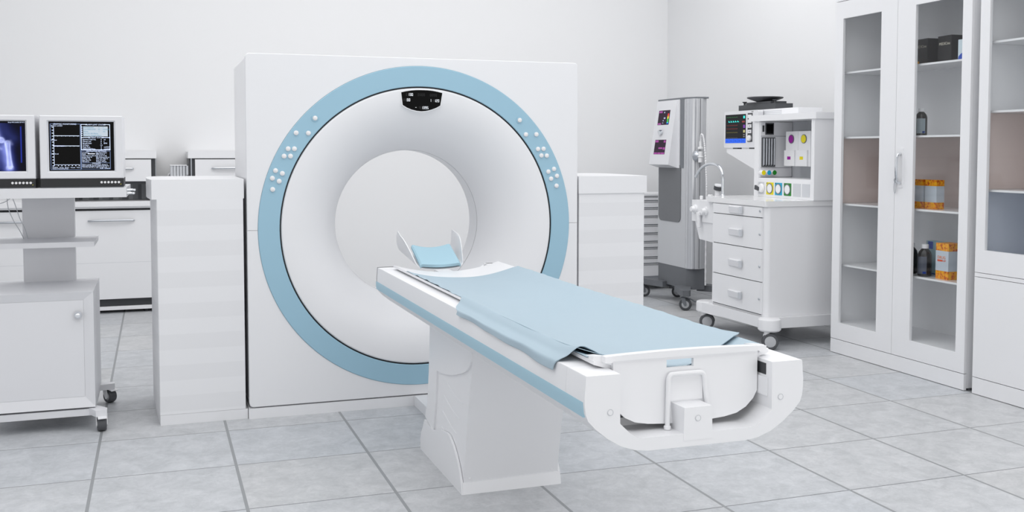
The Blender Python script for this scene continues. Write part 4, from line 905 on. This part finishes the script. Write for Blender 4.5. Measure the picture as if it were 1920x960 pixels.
    for x, y, dx, dy in ((4.715, 2.707, 0.10, -0.035), (4.77, 3.62, -0.07, -0.09)):
        MB().tube(spline([(x, y, 0.112), (x+dx*0.5, y+dy*0.5, 0.100), (x+dx*0.8, y+dy*0.8, 0.080), (x+dx*1.2, y+dy*1.2, 0.082)], 5), 0.007, 8).build('brake_lever', MGREY, t)
    # holder on the right side with a beaded line
    MB().lathe([(0.0, -0.05), (0.02, -0.05), (0.04, -0.035), (0.05, -0.01), (0.05, 0.0)], (4.90, 2.852, 1.375), 'y', 24, cap=False).build('clamp', STEEL, t, 'round silver clamp')
    MB().cyl((4.905, 2.80, 1.315), 'z', 0.020, 0.10, 16, bev=0.003).build('filter_body', GLOSSW, t)
    MB().cyl((4.905, 2.80, 1.435), 'z', 0.026, 0.02, 16, bev=0.003).build('filter_collar', GLOSSW, t)
    MB().cyl((4.905, 2.80, 1.36), 'z', 0.028, 0.012, 16, bev=0.003).build('filter_collar', GLOSSW, t)
    MB().cyl((4.905, 2.80, 1.455), 'z', 0.011, 0.05, 12).build('filter_spout', GLOSSW, t)
    pts = spline([(4.905, 2.80, 1.50), (4.905, 2.795, 1.545), (4.90, 2.775, 1.568), (4.90, 2.745, 1.55), (4.90, 2.72, 1.47), (4.90, 2.70, 1.34), (4.90, 2.685, 1.2), (4.90, 2.68, 1.10), (4.90, 2.68, 0.9), (4.90, 2.68, 0.6), (4.90, 2.68, 0.22)], 40)
    n = len(pts); MB().tube(pts[::2], lambda s: 0.0062+0.0022*math.sin(s*n*0.9), 8).build('corrugated_hose', WHITE2, t)
tower()

# ------------------------------------------------------------------ anaesthesia workstation
def anaesthesia():
    t = thing('anaesthesia_workstation', 'white wheeled anaesthesia cart with four drawers, worktop and open gauge hutch', 'medical cart', (4.85, 1.4, 0))
    X0, X1, Ya, Yb = 4.43, 5.22, 1.025, 1.765
    fp = [(X0+0.003, Yb), (X0+0.003, Ya+0.045)]+[(X0+0.003+0.040-0.040*math.cos(a), Ya+0.045-0.045*math.sin(a)) for a in [PI/2*k/6 for k in range(1, 7)]]+[(X1, Ya), (X1, Yb)]
    MB().prism(fp, 'z', 0.212, 1.016).build('body', WHITE2, t, ang=0.5)
    zd = [(0.937, 1.008), (0.706, 0.931), (0.468, 0.700), (0.232, 0.462)]; hz = [0.977, 0.807, 0.572, 0.335]
    for (a, b), h in zip(zd, hz):
        d = B(X0-0.012, X0+0.003, Ya+0.036, Yb-0.02, a, b, r=0.002).build('drawer', WHITE2, t)
        hh = min(0.026, (b-a)*0.42)
        MB().hexa([(X0-0.028, 1.325, h-hh), (X0-0.020, 1.495, h-hh), (X0-0.012, 1.495, h-hh), (X0-0.012, 1.325, h-hh)], [(X0-0.036, 1.325, h+hh*0.8), (X0-0.026, 1.495, h+hh*0.8), (X0-0.012, 1.495, h+hh), (X0-0.012, 1.325, h+hh)], r=0.003).build('grip', SATIN, d)
        B(X0-0.040, X0-0.012, 1.311, 1.325, h-hh*0.95, h+hh*0.95, r=0.004, seg=3).build('grip_end', CHROME, d, 'chrome end of the grip')
        MB().lathe([(0, -0.018), (0.007, -0.018), (0.010, -0.014), (0.010, -0.010)], (X0, 1.082, h+0.006), 'x', 16, cap=False).build('lock', STEEL, d, 'small silver lock')
    DL = mat('dark_drawer_gap', (60, 62, 66), 0.6)
    for z in (0.934, 0.703, 0.465, 0.228): B(X0-0.003, X0+0.0028, Ya+0.05, Yb-0.02, z-0.003, z+0.003).build('drawer_gap', DL, t)
    # worktop
    wp = [(X0-0.012, 1.84), (X0-0.012, Ya+0.02), (X0-0.004, Ya-0.002), (X0+0.02, Ya-0.01), (X1, Ya-0.01), (X1, 1.98), (4.56, 1.98)]
    MB().prism(wp, 'z', 1.0165, 1.056, r=0.008, seg=3, ang=0.3).build('worktop', GLOSSW, t, ang=0.5)
    # base with corner lobes
    bp_ = [(X0-0.055, Yb+0.10), (X0-0.050, 1.68), (X0-0.022, 1.56), (X0-0.016, 1.24), (X0-0.02, 1.10), (X0-0.03, 1.0), (X0+0.10, 0.985), (X1-0.12, 0.985), (X1, 1.0), (X1, Yb+0.1), (X0+0.1, Yb+0.1)]
    MB().prism(bp_, 'z', 0.134, 0.2115, r=0.010, seg=3).build('base', WHITE2, t, ang=0.6)
    for cx_, cy2, an in ((4.415, 0.945, 2.0), (4.435, 1.865, 2.0), (5.16, 0.98, 1.2), (5.16, 1.87, 1.2)):
        rr = 0.082
        MB().lathe([(0, 0.128), (rr-0.012, 0.128), (rr, 0.14), (rr, 0.205), (rr-0.004, 0.213), (rr-0.014, 0.218), (0, 0.218)], (cx_+0.01, cy2+0.01, 0), 'z', 40).build('corner_lobe', WHITE2, t)
    B(4.42, 4.60, 1.74, 1.93, 0.14, 0.2165, r=0.02, seg=3).build('base_arm', WHITE2, t)
    for (x, y) in ((4.412, 0.923), (4.432, 1.84), (5.15, 0.99), (5.15, 1.85)):
        twin_caster(t, x, y, 0.058, 0.132, 2.58)
        # disc cover on the outer side
    # hutch
    HX, HY0, HY1, HX1 = 4.82, 1.005, 1.795, 5.22
    m = MB(); m.box(HX, HX1, 1.73, HY1, 1.0565, 1.655, r=0.003); m.build('hutch_left_panel', WHITE2, t)
    m = MB(); m.box(HX, HX1, HY0, 1.045, 1.0565, 1.655, r=0.003); m.build('hutch_right_panel', WHITE2, t)
    B(5.125, HX1, 1.045, 1.73, 1.205, 1.655).build('hutch_back', SHADEW, t)
    B(HX+0.002, HX1, 1.0455, 1.7295, 1.0565, 1.207, r=0.003).build('gauge_panel', WHITE2, t)
    MB().prism([(4.805, 1.86), (4.805, 1.01), (4.82, 0.992), (HX1+0.02, 0.992), (HX1+0.02, 1.86)], 'z', 1.655, 1.702, r=0.006, seg=3).build('hutch_top', WHITE2, t)
    sq = [(1.649, 1.734, WHITE), (1.522, 1.617, C_YEL), (1.407, 1.50, C_CYN), (1.288, 1.38, C_GRN), (1.167, 1.262, SHADEW), (1.056, 1.148, SHADEW)]
    for i, (a, b, mm) in enumerate(sq):
        b = min(b, 1.728)
        p = B(HX-0.001, HX+0.002, a, b, 1.078, 1.173).build('gauge_plate', SHADEW if i in (0, 4, 5) else mm, t, ['pale plate with black pointer', 'yellow gauge plate', 'cyan gauge plate', 'green gauge plate', 'blank grey plate', 'blank grey plate'][i])
        yc, zc = (a+b)/2, 1.126
        if i in (1, 2, 3):
            MB().lathe([(0.034, -0.004), (0.040, -0.004), (0.041, 0.0), (0.034, 0.0), (0.034, -0.004)], (HX-0.001, yc, zc), 'x', 32, cap=False).build('gauge_rim', MGREY, p)
            MB().lathe([(0, -0.003), (0.034, -0.003), (0.034, 0.0)], (HX-0.001, yc, zc), 'x', 32, cap=False).build('gauge_face', WHITE, p, 'white round dial')
            B(HX-0.0018, HX-0.001, b-0.014, b-0.004, 1.162, 1.170).build('plate_mark', INKG, p)
        if i == 0:
            MB().lathe([(0, -0.02), (0.030, -0.018), (0.036, -0.006), (0.036, 0.0)], (HX-0.001, yc-0.008, zc), 'x', 28, cap=False).build('gauge_face', WHITE, p)
            MB().hexa([(HX-0.03, yc+0.055, zc-0.012), (HX-0.03, yc+0.005, zc-0.022), (HX-0.015, yc+0.005, zc-0.022), (HX-0.015, yc+0.055, zc-0.012)], [(HX-0.03, yc+0.05, zc+0.022), (HX-0.03, yc+0.0, zc+0.006), (HX-0.015, yc+0.0, zc+0.006), (HX-0.015, yc+0.05, zc+0.022)], r=0.004).build('pointer_knob', DGREY, p, 'dark pointer knob')
    # inner left wall instruments (wall faces the right side)
    YI = 1.7295
    fpn = B(4.828, 5.120, YI-0.012, YI, 1.212, 1.648, r=0.001).build('instrument_panel', SATIN, t)
    B(4.868, 4.945, YI-0.018, YI-0.011, 1.548, 1.642, r=0.003).build('small_screen_bezel', DGREY, t)
    B(4.876, 4.937, YI-0.0185, YI-0.0178, 1.557, 1.633).build('small_screen', SCREENB, t, 'small black square screen')
    m = B(4.842, 4.858, YI-0.016, YI-0.011, 1.572, 1.622, r=0.004).build('rocker_switch', INKG, t)
    B(4.836, 4.962, YI-0.014, YI-0.011, 1.292, 1.528, r=0.001).build('flowmeter_recess', mat('dark_grey_recess', (96, 98, 102), 0.5), t, 'grey recess holding flow tubes')  # thin plate in one plain dark grey behind the tubes
    for k in range(5):
        MB().cyl((4.853+0.024*k, YI-0.020, 1.300), 'z', 0.008, 0.22, 14, bev=0.002).build('flow_tube', STEEL, t, 'slender grey flow tube')
        B(4.848+0.024*k, 4.858+0.024*k, YI-0.029, YI-0.02, 1.297, 1.309, r=0.001).build('flow_tube_foot', INKG, t)
    B(4.83, 5.12, YI-0.0135, YI-0.0118, 1.284, 1.287).build('panel_seam', MGREY, t); B(4.83, 5.12, YI-0.0135, YI-0.0118, 1.5355, 1.5385).build('panel_seam', MGREY, t)
    for k, cm in enumerate((C_YEL, C_CYN, C_GRN)):
        x = 4.832+0.050*k
        MB().lathe([(0.019, -0.055), (0.020, -0.012), (0.0, -0.012)], (x, YI, 1.247), 'y', 24, cap=False).build('gas_knob', WHITE2, t)
        MB().lathe([(0, -0.056), (0.019, -0.055)], (x, YI, 1.247), 'y', 24, cap=False).build('gas_knob_face', cm, t, ['yellow knob face', 'cyan knob face', 'green knob face'][k])
    # two vaporizer cases
    VX = 4.99
    for i, (ya, yb, cm, nm) in enumerate(((1.490, 1.615, C_MAG, 'magenta'), (1.372-0.075, 1.488, C_YEL, 'yellow'))):
        ya2, yb2 = (1.452, 1.612) if i == 0 else (1.288, 1.450)
        b_ = B(VX, 5.12, ya2, yb2, 1.30, 1.572, r=0.004).build('vaporizer', WHITE2, t, 'white vaporizer case with '+nm+' disc')
        MB().box(VX-0.012, VX+0.01, ya2+0.03, yb2+0.004, 1.302, 1.425, r=0.003).build('vaporizer_cover', WHITE2, b_)
        yc = (ya2+yb2)/2+0.0; 
        MB().lathe([(0.0, -0.007), (0.030, -0.007), (0.0305, -0.001)], (VX, yc+0.004, 1.512), 'x', 28, cap=False).build('disc', cm, b_, nm+' round disc')
        MB().lathe([(0.031, -0.005), (0.035, -0.005), (0.035, 0.0), (0.031, 0.0)], (VX, yc+0.004, 1.512), 'x', 28, cap=False).build('disc_rim', MGREY, b_)
        B(VX-0.0135, VX-0.012, yc-0.002, yc+0.040, 1.352, 1.376).build('tag_label', cm, b_, nm+' small label')
    # monitor arm
    MB().prism([(1.80, 1.435), (2.345, 1.435), (2.345, 1.405), (1.80, 1.232)], 'x', 4.90, 5.06, r=0.003).build('monitor_arm', WHITE2, t)
    # vented box above
    b_ = B(4.98, 5.2, 1.44, 2.14, 1.7025, 1.758, r=0.004).build('vented_box', WHITE2, t)
    for k in range(3): B(4.9785, 4.981, 1.66, 1.95, 1.713+0.013*k, 1.718+0.013*k).build('vent_slot', SHADEW, b_)
    # tap on the worktop
    MB().lathe([(0, 0), (0.019, 0), (0.019, 0.006), (0.011, 0.014), (0, 0.014)], (4.60, 1.905, 1.056), 'z', 20).build('tap_base', CHROME, t)
    tp = [(4.60, 1.905, 1.06), (4.60, 1.905, 1.13), (4.60, 1.906, 1.20), (4.60, 1.915, 1.245), (4.60, 1.945, 1.280), (4.60, 2.0, 1.303), (4.60, 2.07, 1.313), (4.60, 2.15, 1.308), (4.60, 2.22, 1.288), (4.60, 2.285, 1.253), (4.60, 2.34, 1.20)]
    MB().tube(spline(tp, 6), 0.0118, 14).build('curved_tube', CHROME, t, 'curved chrome tube')
    c = Vector((4.60, 2.055, 1.085)); 
    mm = MB(); mm.cyl((0, 0, 0), 'z', 0.036, 0.034, 24, bev=0.003); mm.rot(Matrix.Translation((4.66, 2.08, 1.098)) @ Matrix.Rotation(0.26, 4, 'X')); mm.build('dark_cap', DGREY, t, 'dark grey round cap')
    mm = MB(); mm.cyl((0, 0, 0), 'z', 0.033, 0.010, 24); mm.rot(Matrix.Translation((4.66, 2.071, 1.131)) @ Matrix.Rotation(0.26, 4, 'X')); mm.build('cap_top', WHITE2, t)
    MB().cyl((4.66, 2.085, 1.03), 'z', 0.022, 0.075, 16).build('cap_stem', WHITE2, t)
    # absorber block on the left side
    ab = B(4.45, 4.70, 1.80, 2.135, 0.845, 1.018, r=0.006).build('absorber_block', WHITE2, t, 'white block with knobs on the left side of the cart')
    for y, z in ((2.075, 0.945), (1.905, 0.935)):
        MB().lathe([(0, -0.045), (0.020, -0.045), (0.024, -0.02), (0.034, -0.018), (0.036, 0.0)], (4.452, y, z), 'x', 22, cap=False).build('valve_knob', WHITE2, ab)
    MB().cyl((4.43, 1.985, 0.80), 'z', 0.016, 0.12, 14, bev=0.002).build('drain_spout', WHITE2, ab); B(4.42, 4.455, 1.955, 2.015, 0.90, 0.925, r=0.004).build('drain_cap', WHITE2, ab)
    MB().hexa([(4.47, 1.80, 0.688), (4.47, 2.045, 0.70), (4.64, 2.045, 0.70), (4.64, 1.80, 0.688)], [(4.46, 1.80, 0.845), (4.46, 2.095, 0.845), (4.66, 2.095, 0.845), (4.66, 1.80, 0.845)], r=0.006).build('canister', WHITE2, ab)
    for x, y, r_, h in ((4.56, 2.03, 0.022, 0.045), (4.52, 1.99, 0.018, 0.030), (4.50, 2.07, 0.014, 0.035)): MB().cyl((x, y, 1.018), 'z', r_, h, 18, bev=0.004).build('glass_port', GLOSSW, ab)
anaesthesia()

def patient_monitor():
    t = thing('patient_monitor', 'grey bedside monitor with waveform screen and blue bar, mounted left of the gauge hutch', 'monitor', (4.98, 2.17, 1.4355))
    XM = 4.92; ya, yb = 1.905, 2.425
    poly = rrect(ya, yb, 1.447, 1.755, 0.018, 5)
    MB().prism(poly, 'x', XM, XM+0.05, r=0.006, seg=3, ang=0.6).build('front_shell', SATIN, t)
    B(XM+0.05, XM+0.055+0.003, ya+0.015, yb-0.015, 1.46, 1.742).build('rear_case', SHADEW, t)
    sc = B(XM-0.001, XM+0.004, 2.083, 2.401, 1.486, 1.727).build('screen', mat('dark_waveform_screen', (34, 35, 38), 0.3, spec=0.1), t, 'dark screen with coloured waveforms')
    yy = lambda u: 2.401-(2.401-2.083)*u
    zz = lambda v: 1.727-(1.727-1.486)*v
    bar = B(XM-0.0018, XM-0.001, 2.083, 2.401, 1.486, zz(0.845)).build('menu_bar', E_BLU, sc, 'blue menu bar')
    m = MB()
    for u in (0.2, 0.41, 0.62, 0.81): m.box(XM-0.0022, XM-0.0018, yy(u)-0.001, yy(u)+0.001, 1.487, zz(0.85))
    for u in (0.09, 0.3, 0.51, 0.71, 0.9): m.text('Menu', 0.011, (XM-0.0023, yy(u), zz(0.925)), (0, -1, 0), (0, 0, 1), 0.0004)
    m.build('menu_marks', ec('deep_blue_display_ink', (10, 40, 120), 0.3), sc)
    def wave(v, col, amp, fn, name='waveform', w=0.0014):
        m = MB(); P = [(XM-0.0018, yy(0.06+0.55*k/60), zz(v)+amp*fn(k)) for k in range(61)]; m.tube(P, w, 4); m.build(name, col, sc)
    DG = ec('dim_green_trace', (40, 110, 60), 0.3); DR = ec('dim_red_trace', (130, 45, 45), 0.3); DY = ec('dim_yellow_trace', (120, 115, 50), 0.3); DW = ec('dim_grey_trace', (110, 110, 112), 0.3)
    wave(0.10, DG, 0.004, lambda k: (1.6 if k % 12 == 6 else 0)+0.2*math.sin(k))
    wave(0.38, DR, 0.003, lambda k: math.sin(k*0.9)); wave(0.50, DR, 0.003, lambda k: math.sin(k*1.1+1)); wave(0.63, DY, 0.004, lambda k: math.sin(k*0.8)*math.sin(k*0.31)); wave(0.82, DW, 0.003, lambda k: math.sin(k*0.5), w=0.001)
    m = MB()
    for k in range(5):
        u0 = 0.15+0.11*k; pts = [(yy(u0), zz(0.27)), (yy(u0+0.012), zz(0.205)), (yy(u0+0.05), zz(0.245)), (yy(u0+0.095), zz(0.27))]; m.prism(pts, 'x', XM-0.0019, XM-0.0012)
    m.build('pulse_wave', E_CYN, sc, 'cyan pulse waveform')
    for u0, u1, v0, v1, cm in ((.88, .96, .06, .15, E_CYN), (.82, .96, .235, .29, DR), (.88, .97, .37, .48, ec('violet_value', (110, 50, 150), 0.4)), (.88, .97, .55, .64, ec('khaki_value', (170, 165, 110), 0.4)), (.88, .96, .69, .73, DW), (.88, .96, .76, .80, DW)):
        B(XM-0.0018, XM-0.001, yy(u1), yy(u0), zz(v1), zz(v0)).build('reading', cm, sc)
    kp = B(XM-0.001, XM+0.004, 1.982, 2.056, 1.494, 1.732).build('key_panel', DGREY, t, 'dark strip of square keys')
    for z in (1.705, 1.665, 1.625, 1.580): 
        k = B(XM-0.006, XM-0.0005, 1.994, 2.046, z-0.014, z+0.014, r=0.002).build('key', BTNW, kp)
        B(XM-0.0066, XM-0.0058, 2.010, 2.030, z-0.003, z+0.003).build('key_mark', MGREY, kp)
    MB().lathe([(0, -0.018), (0.020, -0.018), (0.025, -0.012), (0.025, 0)], (XM, 2.020, 1.525), 'x', 26, cap=False).build('rotary_knob', BTNW, kp)
    for y in (2.25, 2.00): B(XM+0.004, XM+0.045, y-0.036, y+0.036, 1.4355, 1.4475, r=0.002).build('foot', DGREY, t)
    m = MB(); m.text('M107', 0.014, (XM-0.0008, 1.985, 1.742), (0, -1, 0), (0, 0, 1), 0.0004); m.build('lettering', INKG, t)
patient_monitor()
def dish_scale():
    t = thing('dish_scale', 'dark grey flat box with a round dish on top, above the bedside monitor', 'instrument', (5.08, 2.05, 1.7585))
    B(5.0, 5.17, 1.785, 2.325, 1.7585, 1.806, r=0.004).build('box', DGREY, t)
    B(5.01, 5.16, 1.86, 2.23, 1.806, 1.826, r=0.008, seg=3).build('raised_plate', DGREY, t)
    MB().lathe([(0, 0), (0.06, 0), (0.075, 0.008), (0.145, 0.034), (0.150, 0.040), (0.146, 0.045), (0.13, 0.047), (0, 0.040)], (5.085, 2.055, 1.822), 'z', 40).build('dish', DGREY, t)
    for y in (1.83, 2.28): MB().lathe([(0.010, 0), (0.008, 0.012), (0.010, 0.020), (0.020, 0.026), (0.020, 0.031), (0, 0.031)], (5.03, y, 1.806), 'z', 18).build('screw_knob', DGREY, t)
dish_scale()

# ------------------------------------------------------------------ medicine cabinets
XC = 4.77
def med_cabinet(y_hi, y_lo, label, kind):
    t = thing('medicine_cabinet', label, 'cabinet', (XC+0.2, (y_hi+y_lo)/2, 0), 'tall white medicine cabinets')
    xs_ = XC+0.43; xb = XC+0.41; x1 = XC+0.021; H = 2.52
    m = MB(); m.box(x1, xs_, y_hi-0.018, y_hi, 0.014, H); m.build('side_panel', WHITE2, t); m = MB(); m.box(x1, xs_, y_lo, y_lo+0.018, 0.014, H); m.build('side_panel', WHITE2, t)
    B(x1, xs_, y_lo, y_hi, H, H+0.02).build('top_panel', WHITE2, t)
    zbot = 0.205 if kind == 'tall' else 0.80
    B(x1, xb, y_lo+0.018, y_hi-0.018, zbot-0.02, zbot+(0.012 if kind == 'tall' else 0.01)).build('bottom_panel', WHITE2, t)
    B(XC, XC+0.02, y_lo, y_hi, 0.004, 0.099, r=0.0015).build('toe_panel', WHITE2, t)
    shelves = [0.620, 1.047, 1.511, 1.960] if kind == 'tall' else [1.190, 1.644, 2.041]
    # back panel, compartment by compartment (the finish differs)
    lv = [zbot]+shelves+[H]
    for i, (a, b) in enumerate(zip(lv, lv[1:])):
        mt = WHITE2
        if kind == 'tall' and i == 2: mt = PINKB
        if kind != 'tall' and i == 1: mt = PINKB
        if kind != 'tall' and i == 0: mt = BLUEB
        B(xb-0.02, xb-0.002, y_lo+0.018, y_hi-0.018, a+0.006, b-0.006).build('back_panel', mt, t, None if mt is WHITE2 else ('blush-toned back panel' if mt is PINKB else 'bluish back panel'))
    for i, (a, b) in enumerate(zip(lv, lv[1:])):
        mt = (PINKB if i == 2 else None) if kind == 'tall' else (BLUEB if i == 0 else PINKB if i == 1 else None)
        if mt: B(XC+0.06, xb-0.021, y_hi-0.0195, y_hi-0.018, a+0.007, b-0.007).build('side_lining', mt, t, 'blush-toned side lining' if mt is PINKB else 'bluish side lining')
    for z in shelves: B(XC+0.045, xb-0.021, y_lo+0.019, y_hi-0.020, z-0.006, z+0.006, r=0.001).build('shelf', GLOSSW, t)
    for fy in (y_hi-0.009, y_lo+0.009):
        for fx in (XC+0.05, xs_-0.06): MB().cyl((fx, fy, 0), 'z', 0.018, 0.0135, 14).build('foot', DGREY, t)
    ym = (y_hi+y_lo)/2
    dz0, dz1 = (0.103, 2.448) if kind == 'tall' else (0.7165, 2.448)
    gz0, gz1 = (0.2195, 2.329) if kind == 'tall' else (0.848, 2.36)
    doors = ((y_hi, ym+0.0015, y_hi-0.083, ym+0.155), (ym-0.0015, y_lo, ym-0.164, y_lo+0.072)) if kind == 'tall' else ((y_hi, ym+0.0015, y_hi-0.070, ym+0.075), (ym-0.0015, y_lo, ym-0.075, y_lo+0.070))
    for k, (a, b, ga, gb) in enumerate(doors):
        V = []
        for (p, q, r_, s_), x in (((b, a, dz0, dz1), XC+0.020), ((b, a, dz0, dz1), XC), ((gb, ga, gz0, gz1), XC), ((gb, ga, gz0, gz1), XC+0.020)): V += [(x, p, r_), (x, q, r_), (x, q, s_), (x, p, s_)]
        fs = [(k2*4+j, k2*4+(j+1) % 4, ((k2+1) % 4)*4+(j+1) % 4, ((k2+1) % 4)*4+j) for k2 in range(4) for j in range(4)]
        m = MB(); m.faces(V, fs); d = m.build('door', WHITE2, t, smooth=False)
        B(XC+0.011, XC+0.016, gb-0.0, ga+0.0, gz0, gz1).build('glass_pane', GLASS, d, 'clear glass pane')
        if kind == 'tall' and k == 1 or kind != 'tall' and k == 1:
            y = ym-0.058
            B(XC-0.005, XC-0.0002, y-0.019, y+0.019, 1.185 if kind == 'tall' else 1.185, 1.435, r=0.003).build('handle_plate', WHITE2, d)
            hp = [(XC-0.006, y, 1.215), (XC-0.028, y, 1.222), (XC-0.034, y, 1.25), (XC-0.038, y+0.0, 1.31), (XC-0.034, y, 1.37), (XC-0.026, y, 1.395), (XC-0.006, y, 1.40)]
            MB().tube(spline(hp, 5), 0.0085, 10).build('handle', CHROME, d, 'curved chrome handle')
            MB().lathe([(0, -0.014), (0.013, -0.014), (0.014, -0.003), (0.014, 0)], (XC-0.001, y+0.036, 1.232), 'x', 20, cap=False).build('key_head', STEEL, d)
            ring = [(XC-0.012, y+0.040+0.009*math.cos(a_), 1.185+0.036*math.sin(a_)) for a_ in [2*PI*i/24 for i in range(24)]]
            MB().tube(ring, 0.0022, 6, closed=True).build('key_ring', STEEL, d)
    B(XC, XC+0.02, y_lo, y_hi, 2.452, H+0.02).build('cornice', WHITE2, t)
    if kind != 'tall':
        B(XC, XC+0.02, y_lo, y_hi, 0.691, 0.7135, r=0.001).build('middle_rail', WHITE2, t)
        for a, b in ((y_hi, ym+0.0015), (ym-0.0015, y_lo)): B(XC, XC+0.02, b, a, 0.103, 0.688, r=0.0015).build('lower_door', WHITE2, t)
        B(x1, xb, y_lo+0.018, y_hi-0.018, 0.10, 0.11).build('bottom_panel', WHITE2, t)
        B(xb-0.02, xb-0.002, y_lo+0.018, y_hi-0.018, 0.10, 0.78).build('back_panel', WHITE2, t)
    return t
med_cabinet(0.7155, -0.544, 'tall white cabinet with two glazed doors and medicines on its shelves', 'tall')
med_cabinet(-0.610, -1.870, 'tall white cabinet with solid lower doors, cut by the right edge of the photo', 'half')

# ---- contents of the cabinet
def black_box(x, y, z, label, rotz=0.6, w=0.165, d=0.12, h=0.165):
    t = thing('medicine_carton', label, 'box', (x, y, z), 'medicine cartons in the glazed cabinet')
    m = MB(); m.box(-d/2, d/2, -w/2, w/2, 0, h, r=0.001)
    M = Matrix.Translation((x, y, z)) @ Matrix.Rotation(rotz, 4, 'Z'); m.rot(M); m.build('carton', CARDB, t)
    R3 = M.to_3x3(); ud = R3 @ Vector((0, -1, 0))
    m = MB(); m.text('MEDICine', 0.024, M @ Vector((-d/2-0.0008, 0, h*0.70)), ud, (0, 0, 1)); m.build('lettering', CREAM, t, 'cream lettering MEDICine')
S4, S3, S2, S1 = 1.9665, 1.5175, 1.0535, 0.6265
black_box(4.965, -0.190, S4, 'black MEDICine carton in the middle of the top shelf behind the glass', -0.06, 0.122, 0.13)
black_box(4.968, 0.018, S4, 'black MEDICine carton on the top shelf, half hidden behind the door stile', -0.06, 0.122, 0.13)
t = thing('medicine_carton', 'narrow white and blue carton at the right end of the top shelf', 'box', (4.86, -0.41, S4), 'medicine cartons in the glazed cabinet')
B(4.842, 4.885, -0.465, -0.362, S4, S4+0.120, r=0.001).build('carton', LABELL, t)
MB().prism([(-0.464, S4+0.002), (-0.363, S4+0.002), (-0.368, S4+0.020), (-0.385, S4+0.034), (-0.41, S4+0.045), (-0.464, S4+0.05)], 'x', 4.8408, 4.842).build('printed_wave', INKB, t, 'blue printed wave')
t = thing('medicine_carton', 'small orange carton low at the left edge of the top shelf pane', 'box', (4.87, 0.045, S4), 'medicine cartons in the glazed cabinet')
B(4.85, 4.89, 0.022, 0.075, S4, S4+0.022, r=0.001).build('carton', SPECK, t)
def bottle(x, y, z, s, label, front=None):
    t = thing('medicine_bottle', label, 'bottle', (x, y, z), 'dark medicine bottles in the glazed cabinet')
    MB().lathe([(0, 0), (0.028*s, 0), (0.032*s, 0.004*s), (0.032*s, 0.100*s), (0.028*s, 0.115*s), (0.018*s, 0.128*s), (0.014*s, 0.131*s), (0.014*s, 0.136*s), (0, 0.136*s)], (x, y, z), 'z', 32).build('bottle_body', BROWN, t, 'dark brown glass body')
    MB().lathe([(0.0165*s, 0.1325*s), (0.0175*s, 0.134*s), (0.0175*s, 0.150*s), (0.0165*s, 0.152*s), (0, 0.152*s)], (x, y, z), 'z', 24).build('screw_cap', WHITE, t, 'white screw cap')
    if front:
        lm, ink, ang0, ang1 = front
        m = MB(); m.grid(lambda u, v: (x+0.0325*s*math.cos(ang0+(ang1-ang0)*u), y+0.0325*s*math.sin(ang0+(ang1-ang0)*u), z+s*(0.012+0.083*v)), 14, 1, lambda u, v: Vector((0, 0, 0.00001))); lb = m.build('label', lm, t)
        m = MB(); m.grid(lambda u, v: (x+0.0331*s*math.cos(ang0+(ang1-ang0)*(0.05+0.3*u)), y+0.0331*s*math.sin(ang0+(ang1-ang0)*(0.05+0.3*u)), z+s*(0.014+0.010*v)), 6, 1, lambda u, v: Vector((0, 0, 0.00001))); m.build('label_print', INKB, lb)
bottle(4.90, 0.004, S3, 1.14, 'dark bottle with white cap alone on the second shelf from the top', (LABELL, INKB, PI*1.50, PI*1.02))
bottle(4.875, -0.082, S1, 1.33, 'dark bottle with grey label on the lower shelf, beside the DRUG carton', (LABELM, INKB, PI*1.36, PI*0.86))
bottle(4.90, 0.072, S1, 1.30, 'dark bottle on the lower shelf, nearly hidden by the door stile')
def drug_box(x, y, z, w, d, h, rotz, label, txt=None):
    t = thing('medicine_carton', label, 'box', (x, y, z), 'medicine cartons in the glazed cabinet'); M = Matrix.Translation((x, y, z)) @ Matrix.Rotation(rotz, 4, 'Z')
    m = MB(); m.box(-d/2, d/2, -w/2, w/2, 0, h, r=0.0008); m.rot(M); m.build('carton', SPECK, t)
    m = MB(); e = 0.0006; m.box(-d/2-e, d/2+e, -w/2-e, w/2+e, h*0.23, h*0.79); m.rot(M); m.build('pale_band', CARDG, t, 'pale grey band')
    if txt:
        R3 = M.to_3x3()
        fx, ud = (0, R3 @ Vector((1, 0, 0)))
        m = MB(); m.text('DRUG', w*0.24, M @ Vector((-d*0.02, w/2+e+0.0006, h*0.60)), R3 @ Vector((-1, 0, 0)), (0, 0, 1)) if False else m.text('DRUG', 0.026, M @ Vector((-d/2-e-0.0008, 0.004, h*0.60)), R3 @ Vector((0, -1, 0)), (0, 0, 1)); m.build('lettering', INKO, t, 'orange lettering DRUG')
        m = MB(); m.box(-d/2-e-0.0009, -d/2-e-0.0002, -0.005, 0.040, h*0.49, h*0.54); m.rot(M); m.text('USP', 0.0165, M @ Vector((-d/2-e-0.0008, -0.021, h*0.512)), R3 @ Vector((0, -1, 0)), (0, 0, 1)); m.build('red_print', INKR, t)
drug_box(4.925, -0.100, S2, 0.100, 0.06, 0.183, 0, 'orange speckled carton with pale band, right one of two on the middle shelf')
drug_box(4.925, 0.022, S2, 0.100, 0.06, 0.183, 0, 'orange speckled carton with pale band, left one of two on the middle shelf')
drug_box(4.915, -0.248, S1, 0.112, 0.105, 0.222, -0.04, 'large orange speckled DRUG carton on the lower shelf beside a dark bottle', True)
t = thing('medicine_carton', 'pale cyan carton with a blue top corner, behind the bottle on the lower shelf', 'box', (4.995, -0.05, S1), 'medicine cartons in the glazed cabinet')
B(4.975, 5.025, -0.130, 0.018, S1, S1+0.215, r=0.001).build('carton', INKC, t); B(4.974, 4.975, -0.040, 0.002, S1+0.165, S1+0.212).build('blue_print', INKB, t, 'blue printed corner'); B(4.974, 4.975, -0.130, 0.018, S1+0.004, S1+0.010).build('blue_line', INKB, t)
